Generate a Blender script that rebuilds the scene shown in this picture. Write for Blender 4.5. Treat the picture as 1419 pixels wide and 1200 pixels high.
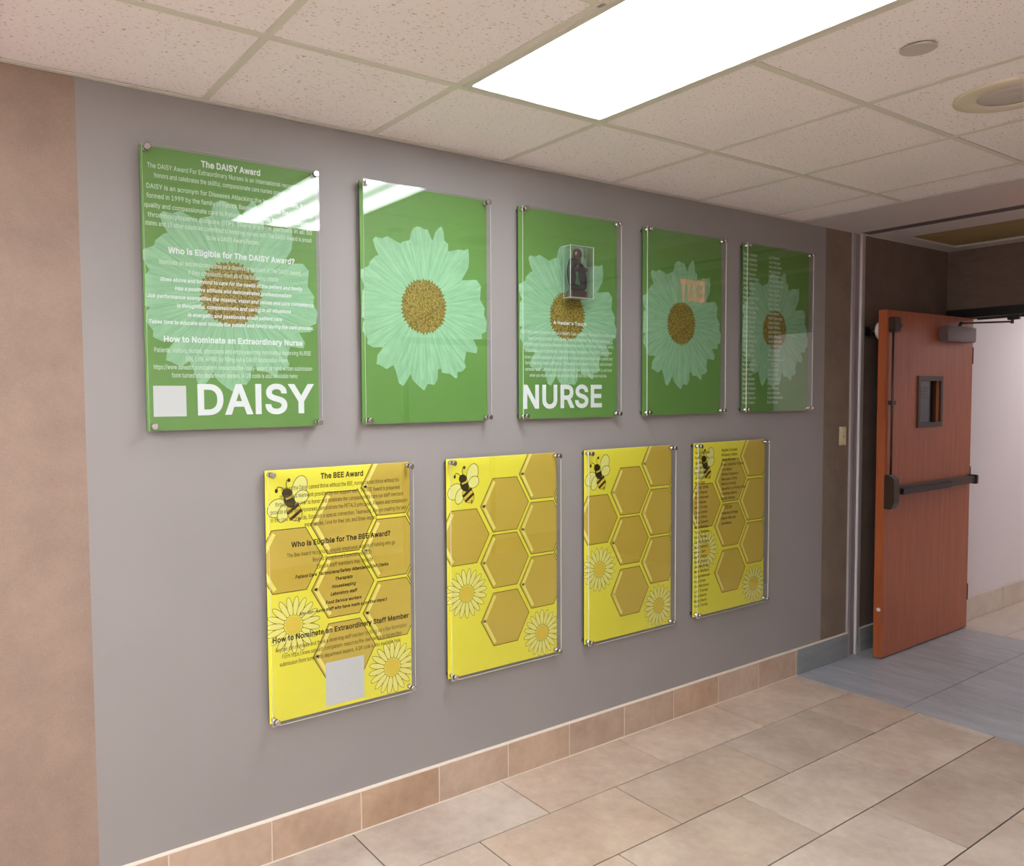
import bpy, bmesh, math, random
from mathutils import Vector, Matrix
random.seed(7)
for o in list(bpy.data.objects): bpy.data.objects.remove(o)
S = bpy.context.scene
COL = S.collection

# ------------------------------------------------------------------ camera
F = 1100.711; W = 1419.0
yaw, pit, rol = math.radians(55.4767), math.radians(-2.872), math.radians(-0.4952)
CAM = Vector((2.5918, 0.0, 1.6162))
fwd = Vector((-math.sin(yaw)*math.cos(pit), math.cos(yaw)*math.cos(pit), math.sin(pit)))
rt = fwd.cross(Vector((0, 0, 1))).normalized(); up = rt.cross(fwd)
r2 = rt*math.cos(rol)+up*math.sin(rol); u2 = -rt*math.sin(rol)+up*math.cos(rol)
cd = bpy.data.cameras.new('camera'); cam = bpy.data.objects.new('camera', cd); COL.objects.link(cam)
cam.matrix_world = Matrix(((r2.x, u2.x, -fwd.x, CAM.x), (r2.y, u2.y, -fwd.y, CAM.y), (r2.z, u2.z, -fwd.z, CAM.z), (0, 0, 0, 1)))
cd.sensor_width = 36; cd.sensor_fit = 'HORIZONTAL'; cd.lens = F*36/W
cd.shift_x = 79.05/W; cd.shift_y = 2.63/W; cd.clip_start = .05
S.camera = cam

# ------------------------------------------------------------------ world, exposure, lamp strengths
wd = bpy.data.worlds.new('world'); S.world = wd; wd.use_nodes = True
wd.node_tree.nodes['Background'].inputs[0].default_value = (.55, .56, .6, 1)
wd.node_tree.nodes['Background'].inputs[1].default_value = .25
S.view_settings.view_transform = 'Standard'; S.view_settings.look = 'None'
S.view_settings.exposure = 0.98; S.view_settings.gamma = 1; S.view_settings.use_curve_mapping = False
LENS = 9.0          # radiance of the lobby light lenses
LENS_FAR = 6.0     # radiance of the corridor light lenses

# ------------------------------------------------------------------ helpers
def lin(c):
    return tuple(((x/255)/12.92 if x/255 <= .04045 else ((x/255+.055)/1.055)**2.4) for x in c)+(1,)

class Nodes:
    def __init__(s, name):
        s.m = bpy.data.materials.new(name); s.m.use_nodes = True; s.t = s.m.node_tree
        s.p = s.t.nodes['Principled BSDF']; s.out = s.t.nodes['Material Output']
    def n(s, typ, **kw):
        nd = s.t.nodes.new(typ)
        for k, v in kw.items():
            if k.startswith('i_'):
                key = k[2:]; key = int(key) if key.isdigit() else key.replace('_', ' ')
                nd.inputs[key].default_value = v
            else: setattr(nd, k, v)
        return nd
    def l(s, a, b): s.t.links.new(a, b)
    def ramp(s, fac, stops):
        r = s.n('ShaderNodeValToRGB'); e = r.color_ramp.elements
        while len(e) < len(stops): e.new(.5)
        for el, (p, c) in zip(e, stops): el.position = p; el.color = c
        s.l(fac, r.inputs[0]); return r.outputs[0]
    def coords(s, scale=(1, 1, 1), rnd=False, kind='Object', obj=None):
        tc = s.n('ShaderNodeTexCoord'); mp = s.n('ShaderNodeMapping'); mp.inputs['Scale'].default_value = scale
        s.l(tc.outputs[kind], mp.inputs[0])
        if rnd:
            oi = s.n('ShaderNodeObjectInfo'); mm = s.n('ShaderNodeMath', operation='MULTIPLY', i_1=57.0)
            s.l(oi.outputs['Random'], mm.inputs[0]); cx = s.n('ShaderNodeCombineXYZ')
            for i in range(3): s.l(mm.outputs[0], cx.inputs[i])
            s.l(cx.outputs[0], mp.inputs['Location'])
        return mp.outputs[0]
    def noise(s, co, scale, detail=4, rough=.55):
        nz = s.n('ShaderNodeTexNoise'); nz.inputs['Scale'].default_value = scale
        nz.inputs['Detail'].default_value = detail; nz.inputs['Roughness'].default_value = rough
        s.l(co, nz.inputs['Vector']); return nz.outputs['Fac']
    def mix(s, fac, a, b, mode='MIX'):
        m = s.n('ShaderNodeMix', data_type='RGBA', blend_type=mode)
        for v, sock in ((fac, m.inputs[0]), (a, m.inputs[6]), (b, m.inputs[7])):
            if isinstance(v, bpy.types.NodeSocket): s.l(v, sock)
            else: sock.default_value = v
        return m.outputs[2]
    def bump(s, h, strength=.2, dist=.002):
        b = s.n('ShaderNodeBump', i_Strength=strength, i_Distance=dist); s.l(h, b.inputs['Height']); s.l(b.outputs[0], s.p.inputs['Normal'])
    def base(s, c):
        if isinstance(c, bpy.types.NodeSocket): s.l(c, s.p.inputs['Base Color'])
        else: s.p.inputs['Base Color'].default_value = c
    def set(s, rough=.5, metal=0, spec=.5):
        s.p.inputs['Roughness'].default_value = rough; s.p.inputs['Metallic'].default_value = metal
        s.p.inputs['Specular IOR Level'].default_value = spec

def simple(name, c, rough=.5, metal=0, spec=.5, var=.06, nscale=30):
    N = Nodes(name); N.set(rough, metal, spec); c = lin(c)
    d = tuple(x*(1-var) for x in c[:3])+(1,); e = tuple(min(1, x*(1+var)) for x in c[:3])+(1,)
    N.base(N.mix(N.noise(N.coords(), nscale), d, e)); return N.m

def paint(name, c, var=.05):
    N = Nodes(name); N.set(.55, 0, .35); c = lin(c); co = N.coords()
    N.base(N.mix(N.noise(co, 3, 5), tuple(x*(1-var) for x in c[:3])+(1,), tuple(x*(1+var) for x in c[:3])+(1,)))
    N.bump(N.noise(co, 260, 2), .12, .001); return N.m

def wallpaper(name, c):
    N = Nodes(name); N.set(.7, 0, .25); c = lin(c)
    a = N.noise(N.coords((1, 6, 40)), 9, 6, .7); b = N.noise(N.coords((1, 40, 6)), 9, 6, .7); g = N.noise(N.coords(), 5, 5, .65)
    f1 = N.mix(.5, a, b); f2 = N.mix(.45, f1, g)
    N.base(N.ramp(f2, [(.36, tuple(x*.80 for x in c[:3])+(1,)), (.5, c), (.64, tuple(min(1, x*1.2) for x in c[:3])+(1,))]))
    N.bump(f1, .15, .001); return N.m

def stone(name, c, c2, rough=.38, streak=(1, 1, 1), con=1.0, spec=.5, rvar=.1):
    N = Nodes(name); N.set(rough, 0, spec); co = N.coords(streak, rnd=True)
    n1 = N.noise(co, 3.2, 8, .62); n2 = N.noise(co, 22, 5, .6)
    f = N.mix(.3, n1, n2); a, b = lin(c), lin(c2)
    col = N.ramp(f, [(.5-.17/con, b), (.5, tuple((x+y)/2 for x, y in zip(a, b))), (.5+.15/con, a)])
    oi = N.n('ShaderNodeObjectInfo'); mr = N.n('ShaderNodeMapRange'); mr.inputs[3].default_value = 1-rvar; mr.inputs[4].default_value = 1+rvar
    N.l(oi.outputs['Random'], mr.inputs[0])
    hs = N.n('ShaderNodeHueSaturation'); N.l(mr.outputs[0], hs.inputs['Value']); N.l(col, hs.inputs['Color'])
    mr2 = N.n('ShaderNodeMapRange'); mr2.inputs[3].default_value = .85; mr2.inputs[4].default_value = 1.2
    fr = N.n('ShaderNodeMath', operation='FRACT'); mm = N.n('ShaderNodeMath', operation='MULTIPLY', i_1=13.7)
    N.l(oi.outputs['Random'], mm.inputs[0]); N.l(mm.outputs[0], fr.inputs[0]); N.l(fr.outputs[0], mr2.inputs[0]); N.l(mr2.outputs[0], hs.inputs['Saturation'])
    N.base(hs.outputs[0]); N.bump(n2, .15, .0015); return N.m

M = {}
M['grey'] = paint('grey_wall_paint', (148, 142, 142))
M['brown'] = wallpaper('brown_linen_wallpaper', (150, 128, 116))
M['brown_shaded'] = wallpaper('shaded_brown_wallpaper', (128, 112, 99))  # same brown paper, its colour darkened for the dimmer light by the joint
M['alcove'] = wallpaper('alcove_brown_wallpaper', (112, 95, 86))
M['white_wall'] = paint('white_corridor_paint', (222, 214, 216), .02)
M['cream_wall'] = paint('cream_wall_paint', (236, 230, 224), .03)
M['drywall'] = paint('ceiling_drywall_paint', (196, 188, 186), .03)
M['tbar'] = simple('grid_metal', (212, 206, 196), .5, 0, .4, .03)
M['frame_light'] = simple('light_frame_enamel', (205, 200, 190), .4, 0, .5, .02)
M['floor_beige'] = stone('beige_slate_floor_tile', (208, 190, 176), (172, 151, 137), .36, con=1.05)
M['base_beige'] = stone('beige_base_tile', (198, 172, 152), (166, 140, 122), .42, con=1.0, rvar=.06)
M['floor_grey'] = stone('grey_slate_floor_tile', (178, 180, 187), (148, 150, 158), .3, streak=(1, 5, 1), con=1.1, rvar=.05)
M['base_grey'] = stone('grey_base_tile', (146, 150, 153), (122, 126, 130), .4, streak=(1, 1, 5), rvar=.03)
M['floor_pale'] = stone('pale_floor_tile', (215, 202, 190), (190, 176, 165), .3, rvar=.04)
M['grout'] = simple('dark_grout', (62, 50, 45), .9, 0, .1)
M['grout_light'] = simple('light_grout', (216, 200, 186), .8, 0, .2)
M['caulk'] = simple('white_caulk', (226, 212, 198), .6, 0, .3)
M['steel'] = simple('brushed_steel', (205, 200, 200), .22, 1, .5, .05, 120)
M['alu'] = simple('satin_aluminium', (176, 168, 172), .42, .2, .5, .04)
M['alu_highlight'] = simple('aluminium_bead_highlight', (222, 216, 220), .3, .25, .5, .03)  # paler tone paints in the highlight along the raised bead
M['bronze'] = simple('dark_bronze', (70, 54, 42), .35, .4, .5, .12)
M['bar_pad'] = simple('dark_touch_bar', (58, 44, 48), .22, .6, .5, .08)
M['black_frame'] = simple('black_frame_enamel', (22, 20, 22), .35, 0, .5, .1)
M['closer'] = simple('closer_cover_grey', (104, 84, 82), .45, .2, .5, .05)
M['white_plastic'] = simple('white_plastic', (225, 220, 216), .4, 0, .5, .02)
M['cream_plastic'] = simple('cream_plastic', (222, 205, 172), .4, 0, .5, .02)
M['cream_ring'] = simple('cream_speaker_ring', (212, 200, 182), .5, 0, .4, .03)
M['cap'] = simple('grey_cover_plate', (186, 176, 172), .5, 0, .4, .03)
M['dark_gap'] = simple('dark_joint_metal', (92, 80, 82), .6, .2, .3, .1)
M['olive'] = wallpaper('olive_ceiling_panel', (150, 130, 88))
M['paper'] = simple('notice_paper', (170, 172, 184), .7, 0, .2, .03)
M['red_ink'] = simple('red_ink', (150, 40, 48), .6, 0, .2, .03)
M['sticker'] = simple('white_sticker', (206, 206, 212), .5, 0, .3, .01)
M['ink_white'] = simple('white_ink', (228, 232, 238), .55, 0, .2, .01)
M['ink_white2'] = simple('pale_green_ink', (210, 226, 214), .55, 0, .2, .01)
M['ink_dark'] = simple('black_brown_ink', (52, 42, 10), .55, 0, .2, .02)
M['ink_dark2'] = simple('olive_ink', (104, 92, 30), .55, 0, .2, .02)
M['ink_line'] = simple('dark_olive_outline_ink', (96, 88, 24), .55, 0, .2, .02)
M['print_green'] = simple('green_print', (102, 146, 74), .5, 0, .3, .05, 2)
M['print_yellow'] = simple('yellow_print', (238, 228, 72), .5, 0, .3, .02, 2)
M['wing'] = simple('pale_yellow_print', (236, 232, 140), .5, 0, .3, .02)
M['petal_y'] = simple('petal_yellow_print', (238, 230, 130), .5, 0, .3, .02)
M['core_y'] = simple('flower_core_yellow_print', (226, 196, 70), .5, 0, .3, .02)
M['shine'] = simple('honey_highlight_print', (240, 226, 120), .5, 0, .3, .02)
M['backing'] = simple('translucent_backing_edge', (60, 80, 50), .3, 0, .5, .03)
M['rose'] = simple('stone_statue', (26, 22, 23), .2, 0, .6, .3, 60)
M['brown_stone'] = simple('brown_stone', (66, 42, 35), .3, 0, .5, .15, 60)

def honey():
    N = Nodes('honey_print'); N.set(.5, 0, .3)
    N.base(N.mix(N.noise(N.coords((1, 1, 1)), 3, 2), lin((198, 168, 62)), lin((210, 184, 84)))); return N.m
M['honey'] = honey()

def petal_mat():
    N = Nodes('daisy_petal_print'); N.set(.5, 0, .3)
    tc = N.n('ShaderNodeTexCoord'); sp = N.n('ShaderNodeSeparateXYZ'); N.l(tc.outputs['Object'], sp.inputs[0])
    at = N.n('ShaderNodeMath', operation='ARCTAN2'); N.l(sp.outputs[2], at.inputs[0]); N.l(sp.outputs[1], at.inputs[1])
    ln = N.n('ShaderNodeVectorMath', operation='LENGTH'); N.l(tc.outputs['Object'], ln.inputs[0])
    cb = N.n('ShaderNodeCombineXYZ'); m1 = N.n('ShaderNodeMath', operation='MULTIPLY', i_1=14.0); N.l(at.outputs[0], m1.inputs[0])
    m2 = N.n('ShaderNodeMath', operation='MULTIPLY', i_1=9.0); N.l(ln.outputs['Value'], m2.inputs[0])
    N.l(m1.outputs[0], cb.inputs[0]); N.l(m2.outputs[0], cb.inputs[1])
    n1 = N.noise(cb.outputs[0], 1.1, 4, .6)
    N.base(N.ramp(n1, [(.34, lin((134, 180, 144))), (.5, lin((146, 192, 154))), (.66, lin((157, 203, 165)))])); return N.m
M['petal'] = petal_mat()
M['petal_line'] = simple('petal_crease_print', (118, 168, 122), .5, 0, .3, .02)

def core_mat():
    N = Nodes('daisy_core_print'); N.set(.5, 0, .3)
    v = N.n('ShaderNodeTexVoronoi'); v.inputs['Scale'].default_value = 190; N.l(N.coords(), v.inputs['Vector'])
    N.base(N.ramp(v.outputs['Distance'], [(.1, lin((188, 168, 98))), (.45, lin((146, 128, 56))), (.8, lin((100, 86, 34)))])); return N.m
M['core'] = core_mat()
M['core_rim'] = simple('daisy_rim_print', (128, 114, 50), .5, 0, .3, .3, 160)

def ceiling_tile_mat():
    N = Nodes('fissured_ceiling_tile'); N.set(.85, 0, .15)
    co = N.coords((1, .42, 1), rnd=True)
    n1 = N.noise(co, 185, 3, .6); big = N.noise(N.coords((1, 1, 1), rnd=True), 2.0, 3)
    pit = N.ramp(n1, [(.31, (0, 0, 0, 1)), (.39, (1, 1, 1, 1))])
    b = N.mix(big, lin((236, 228, 230)), lin((243, 234, 234)))
    N.base(N.mix(pit, lin((170, 148, 134)), b)); N.bump(pit, .25, .002); return N.m
M['ctile'] = ceiling_tile_mat()

def wood_mat(name, a, b):
    N = Nodes(name); N.set(.35, 0, .5)
    n1 = N.noise(N.coords((6, 6, .5)), 5, 8, .65); n2 = N.noise(N.coords((60, 60, 1.2)), 4, 4, .6)
    f = N.mix(.35, n1, n2)
    N.base(N.ramp(f, [(.36, lin(b)), (.64, lin(a))])); N.bump(n2, .05, .001); return N.m
M['wood'] = wood_mat('cherry_door_veneer', (180, 98, 60), (150, 76, 46))
M['wood_edge'] = wood_mat('orange_door_edge_wood', (176, 94, 54), (150, 76, 42))

def glass_mat(name, tint, edge=0.0):
    N = Nodes(name); t = N.t
    fr = N.n('ShaderNodeFresnel'); ge = N.n('ShaderNodeNewGeometry'); ior = N.n('ShaderNodeMapRange'); ior.inputs[3].default_value = 1.47; ior.inputs[4].default_value = 1/1.47; N.l(ge.outputs['Backfacing'], ior.inputs[0]); N.l(ior.outputs[0], fr.inputs[0]); gl = N.n('ShaderNodeBsdfGlossy', i_Roughness=.012)
    tr = N.n('ShaderNodeBsdfTransparent'); tr.inputs[0].default_value = tint
    mx = N.n('ShaderNodeMixShader'); N.l(fr.outputs[0], mx.inputs[0]); N.l(tr.outputs[0], mx.inputs[1]); N.l(gl.outputs[0], mx.inputs[2])
    if edge:
        df = N.n('ShaderNodeBsdfDiffuse'); df.inputs[0].default_value = (.85, .88, .85, 1)
        mz = N.n('ShaderNodeMixShader', i_0=edge); N.l(mx.outputs[0], mz.inputs[1]); N.l(df.outputs[0], mz.inputs[2]); mx = mz
    N.l(mx.outputs[0], N.out.inputs[0]); t.nodes.remove(N.p); return N.m
M['acrylic'] = glass_mat('clear_acrylic', (.965, .975, .965, 1))
M['acrylic_edge'] = glass_mat('acrylic_edge_highlight', (.93, .95, .93, 1), .55)  # pale diffuse share paints bright highlights on the panel edges
M['case_side'] = glass_mat('case_acrylic', (.95, .96, .96, 1), .012)
M['door_glass'] = glass_mat('door_glass', (.55, .57, .6, 1))

def emit(name, col, s, bands=None):
    N = Nodes(name); em = N.n('ShaderNodeEmission'); em.inputs[0].default_value = col; em.inputs[1].default_value = s
    if bands:
        sp = N.n('ShaderNodeSeparateXYZ'); N.l(N.coords(), sp.inputs[0])
        a = N.n('ShaderNodeMath', operation='MULTIPLY', i_1=2*math.pi*3/bands); N.l(sp.outputs[1], a.inputs[0])
        c = N.n('ShaderNodeMath', operation='COSINE'); N.l(a.outputs[0], c.inputs[0])
        g = N.noise(N.coords((1, 1, 1)), 300, 1)
        d = N.n('ShaderNodeMath', operation='MULTIPLY_ADD', i_1=.68*s, i_2=s*1.0); N.l(c.outputs[0], d.inputs[0])
        e = N.n('ShaderNodeMath', operation='MULTIPLY_ADD', i_1=.12*s); N.l(g, e.inputs[0]); N.l(d.outputs[0], e.inputs[2])
        N.l(e.outputs[0], em.inputs[1])
    N.l(em.outputs[0], N.out.inputs[0]); N.t.nodes.remove(N.p); return N.m
M['lens'] = emit('prismatic_light_lens', (.93, .98, 1.0, 1), LENS, .56)
M['lens_far'] = emit('corridor_light_lens', (1, .95, .95, 1), LENS_FAR)
M['exit_red'] = emit('exit_letters_glow', (1, .09, .06, 1), 1.7)

# geometry
def link(name, me, parent=None, loc=(0, 0, 0), mat=None):
    o = bpy.data.objects.new(name, me); COL.objects.link(o)
    if parent: o.parent = parent
    o.location = loc
    if mat and me and not me.materials: me.materials.append(mat)
    return o
def wloc(o):
    v = Vector((0, 0, 0))
    while o: v += o.location; o = o.parent
    return v
_bc = {}
def boxmesh(dx, dy, dz, mat, bev):
    k = (round(dx, 4), round(dy, 4), round(dz, 4), mat.name, bev)
    if k in _bc: return _bc[k]
    bm = bmesh.new(); bmesh.ops.create_cube(bm, size=1, matrix=Matrix.Diagonal((dx, dy, dz, 1)))
    if bev: bmesh.ops.bevel(bm, geom=bm.edges[:], offset=bev, segments=1, affect='EDGES')
    me = bpy.data.meshes.new(mat.name+'_block'); bm.to_mesh(me); bm.free(); me.materials.append(mat); _bc[k] = me
    return me
def box(name, x0, x1, y0, y1, z0, z1, mat, parent=None, bev=0):
    me = boxmesh(x1-x0, y1-y0, z1-z0, mat, bev)
    c = Vector(((x0+x1)/2, (y0+y1)/2, (z0+z1)/2))
    return link(name, me, parent, c-(wloc(parent) if parent else Vector((0, 0, 0))))
def bmobj(name, bm, mats, parent=None, loc=(0, 0, 0), smooth=False):
    me = bpy.data.meshes.new(name); bm.to_mesh(me); bm.free()
    for m in (mats if isinstance(mats, (list, tuple)) else [mats]): me.materials.append(m)
    if smooth:
        for p in me.polygons: p.use_smooth = True
    return link(name, me, parent, loc)
def addbox(bm, x0, x1, y0, y1, z0, z1, bev=0, mi=0):
    r = bmesh.ops.create_cube(bm, size=1, matrix=Matrix.Translation(((x0+x1)/2, (y0+y1)/2, (z0+z1)/2)) @ Matrix.Diagonal((x1-x0, y1-y0, z1-z0, 1)))
    es = list({e for v in r['verts'] for e in v.link_edges})
    for f in {f for v in r['verts'] for f in v.link_faces}: f.material_index = mi
    if bev: bmesh.ops.bevel(bm, geom=es, offset=bev, segments=2, affect='EDGES')
def cyl(bm, p0, p1, r0, r1=None, seg=20, mi=0):
    p0, p1 = Vector(p0), Vector(p1); d = p1-p0; r1 = r0 if r1 is None else r1
    q = d.to_track_quat('Z', 'Y').to_matrix().to_4x4()
    r = bmesh.ops.create_cone(bm, cap_ends=True, segments=seg, radius1=r0, radius2=r1, depth=d.length, matrix=Matrix.Translation((p0+p1)/2) @ q)
    for f in {f for v in r['verts'] for f in v.link_faces}:
        f.material_index = mi; f.smooth = len(f.verts) == 4
def tag(o, label=None, cat=None, group=None, kind=None):
    for k, v in (('label', label), ('category', cat), ('group', group), ('kind', kind)):
        if v: o[k] = v
    return o
def thing(name, loc, label, cat, group=None, kind=None):
    o = bpy.data.objects.new(name, None); COL.objects.link(o); o.location = loc; o.empty_display_size = .1
    return tag(o, label, cat, group, kind)
def struct(name, loc, label, cat): return thing(name, loc, label, cat, kind='structure')

# ------------------------------------------------------------------ structure
H = 2.561; YJ = 4.66; YE = 5.89; XR = 3.9; YB = -3.2
# left wall: brown paper, grey paint, brown paper up to the joint cover
bm = bmesh.new()
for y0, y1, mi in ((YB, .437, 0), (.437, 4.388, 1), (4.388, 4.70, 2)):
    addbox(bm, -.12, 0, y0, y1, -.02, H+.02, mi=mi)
w = bmobj('wall_left', bm, [M['brown'], M['grey'], M['brown_shaded']]); tag(w, 'long left wall, grey paint between two strips of brown linen wallpaper', 'wall', kind='structure')
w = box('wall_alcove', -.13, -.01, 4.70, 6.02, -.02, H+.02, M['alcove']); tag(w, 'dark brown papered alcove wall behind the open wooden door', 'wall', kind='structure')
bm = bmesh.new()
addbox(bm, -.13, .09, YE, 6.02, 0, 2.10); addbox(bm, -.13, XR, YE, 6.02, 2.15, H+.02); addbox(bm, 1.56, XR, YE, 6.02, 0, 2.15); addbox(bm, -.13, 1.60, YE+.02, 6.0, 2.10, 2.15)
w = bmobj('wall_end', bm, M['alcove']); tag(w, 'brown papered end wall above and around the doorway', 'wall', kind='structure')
w = box('wall_right', XR, XR+.12, YB, 6.02, -.02, H+.02, M['cream_wall']); tag(w, 'plain cream wall facing the posters', 'wall', kind='structure')
w = box('wall_back', -.12, XR+.12, YB-.12, YB, -.02, H+.02, M['cream_wall']); tag(w, 'plain cream wall at the near end of the lobby', 'wall', kind='structure')
w = box('wall_corridor', -.04, .08, 6.02, 12, -.02, H+.02, M['white_wall']); tag(w, 'white corridor wall seen through the open doorway', 'wall', kind='structure')
w = box('wall_corridor_right', 2.4, 2.52, 6.02, 12, -.02, H+.02, M['white_wall']); tag(w, 'white wall on the far side of the corridor', 'wall', kind='structure')
w = box('wall_corridor_end', -.04, 2.52, 12, 12.12, -.02, H+.02, M['white_wall']); tag(w, 'white wall closing the corridor', 'wall', kind='structure')

# joint cover (vertical metal strip with a raised bead)
t = struct('trim_1', (0, 4.73, 0), 'vertical grey metal joint cover from floor to ceiling beside the light switch', 'trim')
box('flange', -.005, .012, 4.660, 4.690, 0, H, M['alu'], t, .002)
box('cover_plate', -.005, .003, 4.690, 4.750, 0, H, simple('joint_cover_metal', (146, 138, 142), .45, .2), t)
box('bead', -.005, .014, 4.750, 4.766, 0, H, M['alu_highlight'], t, .003)
box('edge_plate', -.012, .006, 4.766, 4.806, 0, H, M['alu'], t)

# baseboards
bb = struct('baseboard_left', (0, 2, 0), 'beige tile baseboard with pale top edge below the posters', 'baseboard')
box('grout_bed', 0, .0155, YB, 4.128, 0, .1465, M['grout_light'], bb)
box('caulk_strip', 0, .0165, YB, 4.13, .1465, .1525, M['caulk'], bb, .0015)
y = .6393-.3477*11
while y < 4.12:
    a, b = max(y, YB)+.0022, min(y+.3477, 4.128)-.0022
    if b > YB+.01: box('base_tile', .002, .0165, a, b, .004, .1465, M['base_beige'], bb, .0012)
    y += .3477
box('floor_caulk', .0165, .0205, YB, 4.13, 0, .0035, M['caulk'], bb)
bg = struct('baseboard_grey', (0, 4.4, 0), 'grey slate baseboard beneath the light switch', 'baseboard')
box('base_tile', 0, .0165, 4.131, 4.66, .001, .1465, M['base_grey'], bg, .0012)
box('caulk_strip', 0, .0165, 4.131, 4.66, .1465, .1520, M['caulk'], bg, .0015)
ba = struct('baseboard_alcove', (0, 5.3, 0), 'dark grey baseboard behind the open wooden door', 'baseboard')
box('base_tile', -.01, .008, 4.81, YE, .001, .1465, M['base_grey'], ba, .0012)
box('caulk_strip', -.01, .008, 4.81, YE, .1465, .1500, M['caulk'], ba, .001)
bc = struct('baseboard_corridor', (.08, 8, 0), 'pale tile baseboard of the white corridor wall', 'baseboard')
y = 6.02
while y < 11.9:
    box('base_tile', .08, .094, y, min(y+.61, 12)-.003, .001, .165, M['floor_pale'], bc, .0015); y += .61
br = struct('baseboard_right', (XR, 1, 0), 'beige baseboard along the cream wall', 'baseboard')
box('base_tile', XR-.015, XR, YB, YE, 0, .146, M['base_beige'], br)

# floors
fl = struct('floor', (2, 1, 0), 'beige slate tile floor laid in running bond', 'floor')
box('grout_bed', -.1, XR+.1, YB-.1, 4.1335, -.06, -.004, M['grout'], fl)
xf, wf, Lf = .3283, .3450, .6923
g = .0025
r = 0
while True:
    x0 = .0205-.0025 if r == 0 else xf+(r-1)*wf
    x1 = xf+r*wf if r else xf
    if x0 > XR-.02: break
    x1 = min(x1, XR)
    ph = 1.9886 if r % 2 == 0 else 1.6493
    if r == 2: ph = 2.0015
    y = ph-Lf*8
    while y < 4.13:
        a, b = max(y, YB), min(y+Lf, 4.1335)
        if b > a+.01: box('floor_tile', x0+g, x1-g, a+g, b-g, -.012, 0, M['floor_beige'], fl, .0006)
        y += Lf
    r += 1
fg = struct('floor_grey', (1, 5, 0), 'band of grey slate floor tiles in front of the doorway', 'floor')
box('grout_bed', -.1, XR+.1, 4.1335, YE+.03, -.06, -.004, M['grout'], fg)
ys = [4.1335, 4.428, 4.715, 5.008, 5.30, 5.588, 5.885]; xs = [-.005, .605, 1.21, 1.815, 2.42, 3.025, 3.63, XR]
for i in range(6):
    for j in range(7):
        box('floor_tile', xs[j]+.0020, xs[j+1]-.0020, ys[i]+.0022, ys[i+1]-.0022, -.012, 0, M['floor_grey'], fg, .0008)
fc = struct('floor_corridor', (1.2, 9, 0), 'pale tile floor of the corridor beyond the doorway', 'floor')
box('grout_bed', -.05, 2.5, YE+.03, 12.1, -.06, -.0015, simple('pale_grout', (150, 136, 128), .9, 0, .1), fc)
ycs = [5.885, 5.925]
yy = 5.925
while yy < 12: yy += .31; ycs.append(min(yy, 12))
xcs = [.08, .39, .70, 1.01, 1.32, 1.63, 1.94, 2.25, 2.4]
for i in range(len(ycs)-1):
    for j in range(8):
        box('floor_tile', xcs[j]+.0018, xcs[j+1]-.0018, ycs[i]+.0018, ycs[i+1]-.0018, -.012, 0, M['floor_pale'], fc, .0008)

# ceiling
gx0, gp = .5516, .6115; gy0, gq = .8119, .6096; YC = 4.130
GX = [0.0]+[gx0+i*gp for i in range(6)]; GX = [v for v in GX if v < XR-.05]+[XR]
GY = [gy0+i*gq for i in range(-6, 6)]; GY = [YB]+[v for v in GY if YB+.05 < v < YC-.05]+[YC]
ce = struct('ceiling', (2, 1, H), 'suspended ceiling of fissured tiles in a metal grid', 'ceiling')
box('ceiling_deck', -.12, XR+.1, YB-.1, 6.02, H+.10, H+.16, M['drywall'], ce)
lights = {(1, 'main'): None}
def cell_of(y): return max(i for i, v in enumerate(GY) if v <= y+1e-6)
light_cells = []       # (ix, iy) two cells in x each
iyA = cell_of(1.6)
for ix, iy in ((1, iyA), (1, cell_of(-1.0)), (4, cell_of(.4)), (4, cell_of(-1.6)), (1, cell_of(-2.7)), (4, cell_of(-2.9))):  # only the main fixture is in view; unseen extras are added for brightness
    light_cells.append((ix, iy))
skip = set()
for ix, iy in light_cells: skip |= {(ix, iy), (ix+1, iy)}
for i in range(len(GX)-1):
    for j in range(len(GY)-1):
        if (i, j) in skip: continue
        box('ceiling_tile', GX[i]+.003, GX[i+1]-.003, GY[j]+.003, GY[j+1]-.003, H+.004, H+.02, M['ctile'], ce, .0012)
tb = .0115
for i, x in enumerate(GX[1:-1], 1):
    segs = []; ys_ = GY[0]
    for (ix, iy) in sorted(light_cells, key=lambda c: c[1]):
        if ix+1 == i:
            segs.append((ys_, GY[iy])); ys_ = GY[iy+1]
    segs.append((ys_, YC))
    for a, b in segs: box('grid_bar', x-tb, x+tb, a, b, H, H+.0035, M['tbar'], ce)
for y in GY[1:-1]:
    for i in range(len(GX)-1):
        box('grid_bar', GX[i]+(tb if i else 0), GX[i+1]-tb, y-tb, y+tb, H+.0002, H+.0035, M['tbar'], ce)
tw = struct('trim_2', (0, 1, H), 'thin pale metal angle where the ceiling meets the left wall', 'trim')
bm = bmesh.new(); addbox(bm, 0, .020, YB-2, YC-1, -.0015, .002); addbox(bm, 0, .0015, YB-2, YC-1, -.0015, .02)
for v in bm.verts: v.co.y += 0
bmobj('wall_angle', bm, M['tbar'], tw, (0, 1, 0))
tw2 = struct('trim_3', (XR, 1, H), 'thin pale metal angle along the cream wall', 'trim')
box('wall_angle', XR-.02, XR, YB, YC, H-.0015, H+.002, M['tbar'], tw2)
c2 = box('ceiling_soffit', -.0, XR, YC, 4.700, H-.002, H+.12, M['drywall']); c2.name = 'ceiling_band'
tag(c2, 'smooth grey plaster band across the ceiling beside the joint', 'ceiling', kind='structure')
t4 = struct('trim_4', (1, 4.76, H), 'dark recessed expansion joint crossing the ceiling', 'trim')
box('joint_base', -.01, XR, 4.70, 4.825, H+.001, H+.03, M['dark_gap'], t4)
box('joint_lip', 0, XR, 4.702, 4.710, H-.003, H+.001, M['drywall'], t4)
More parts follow.
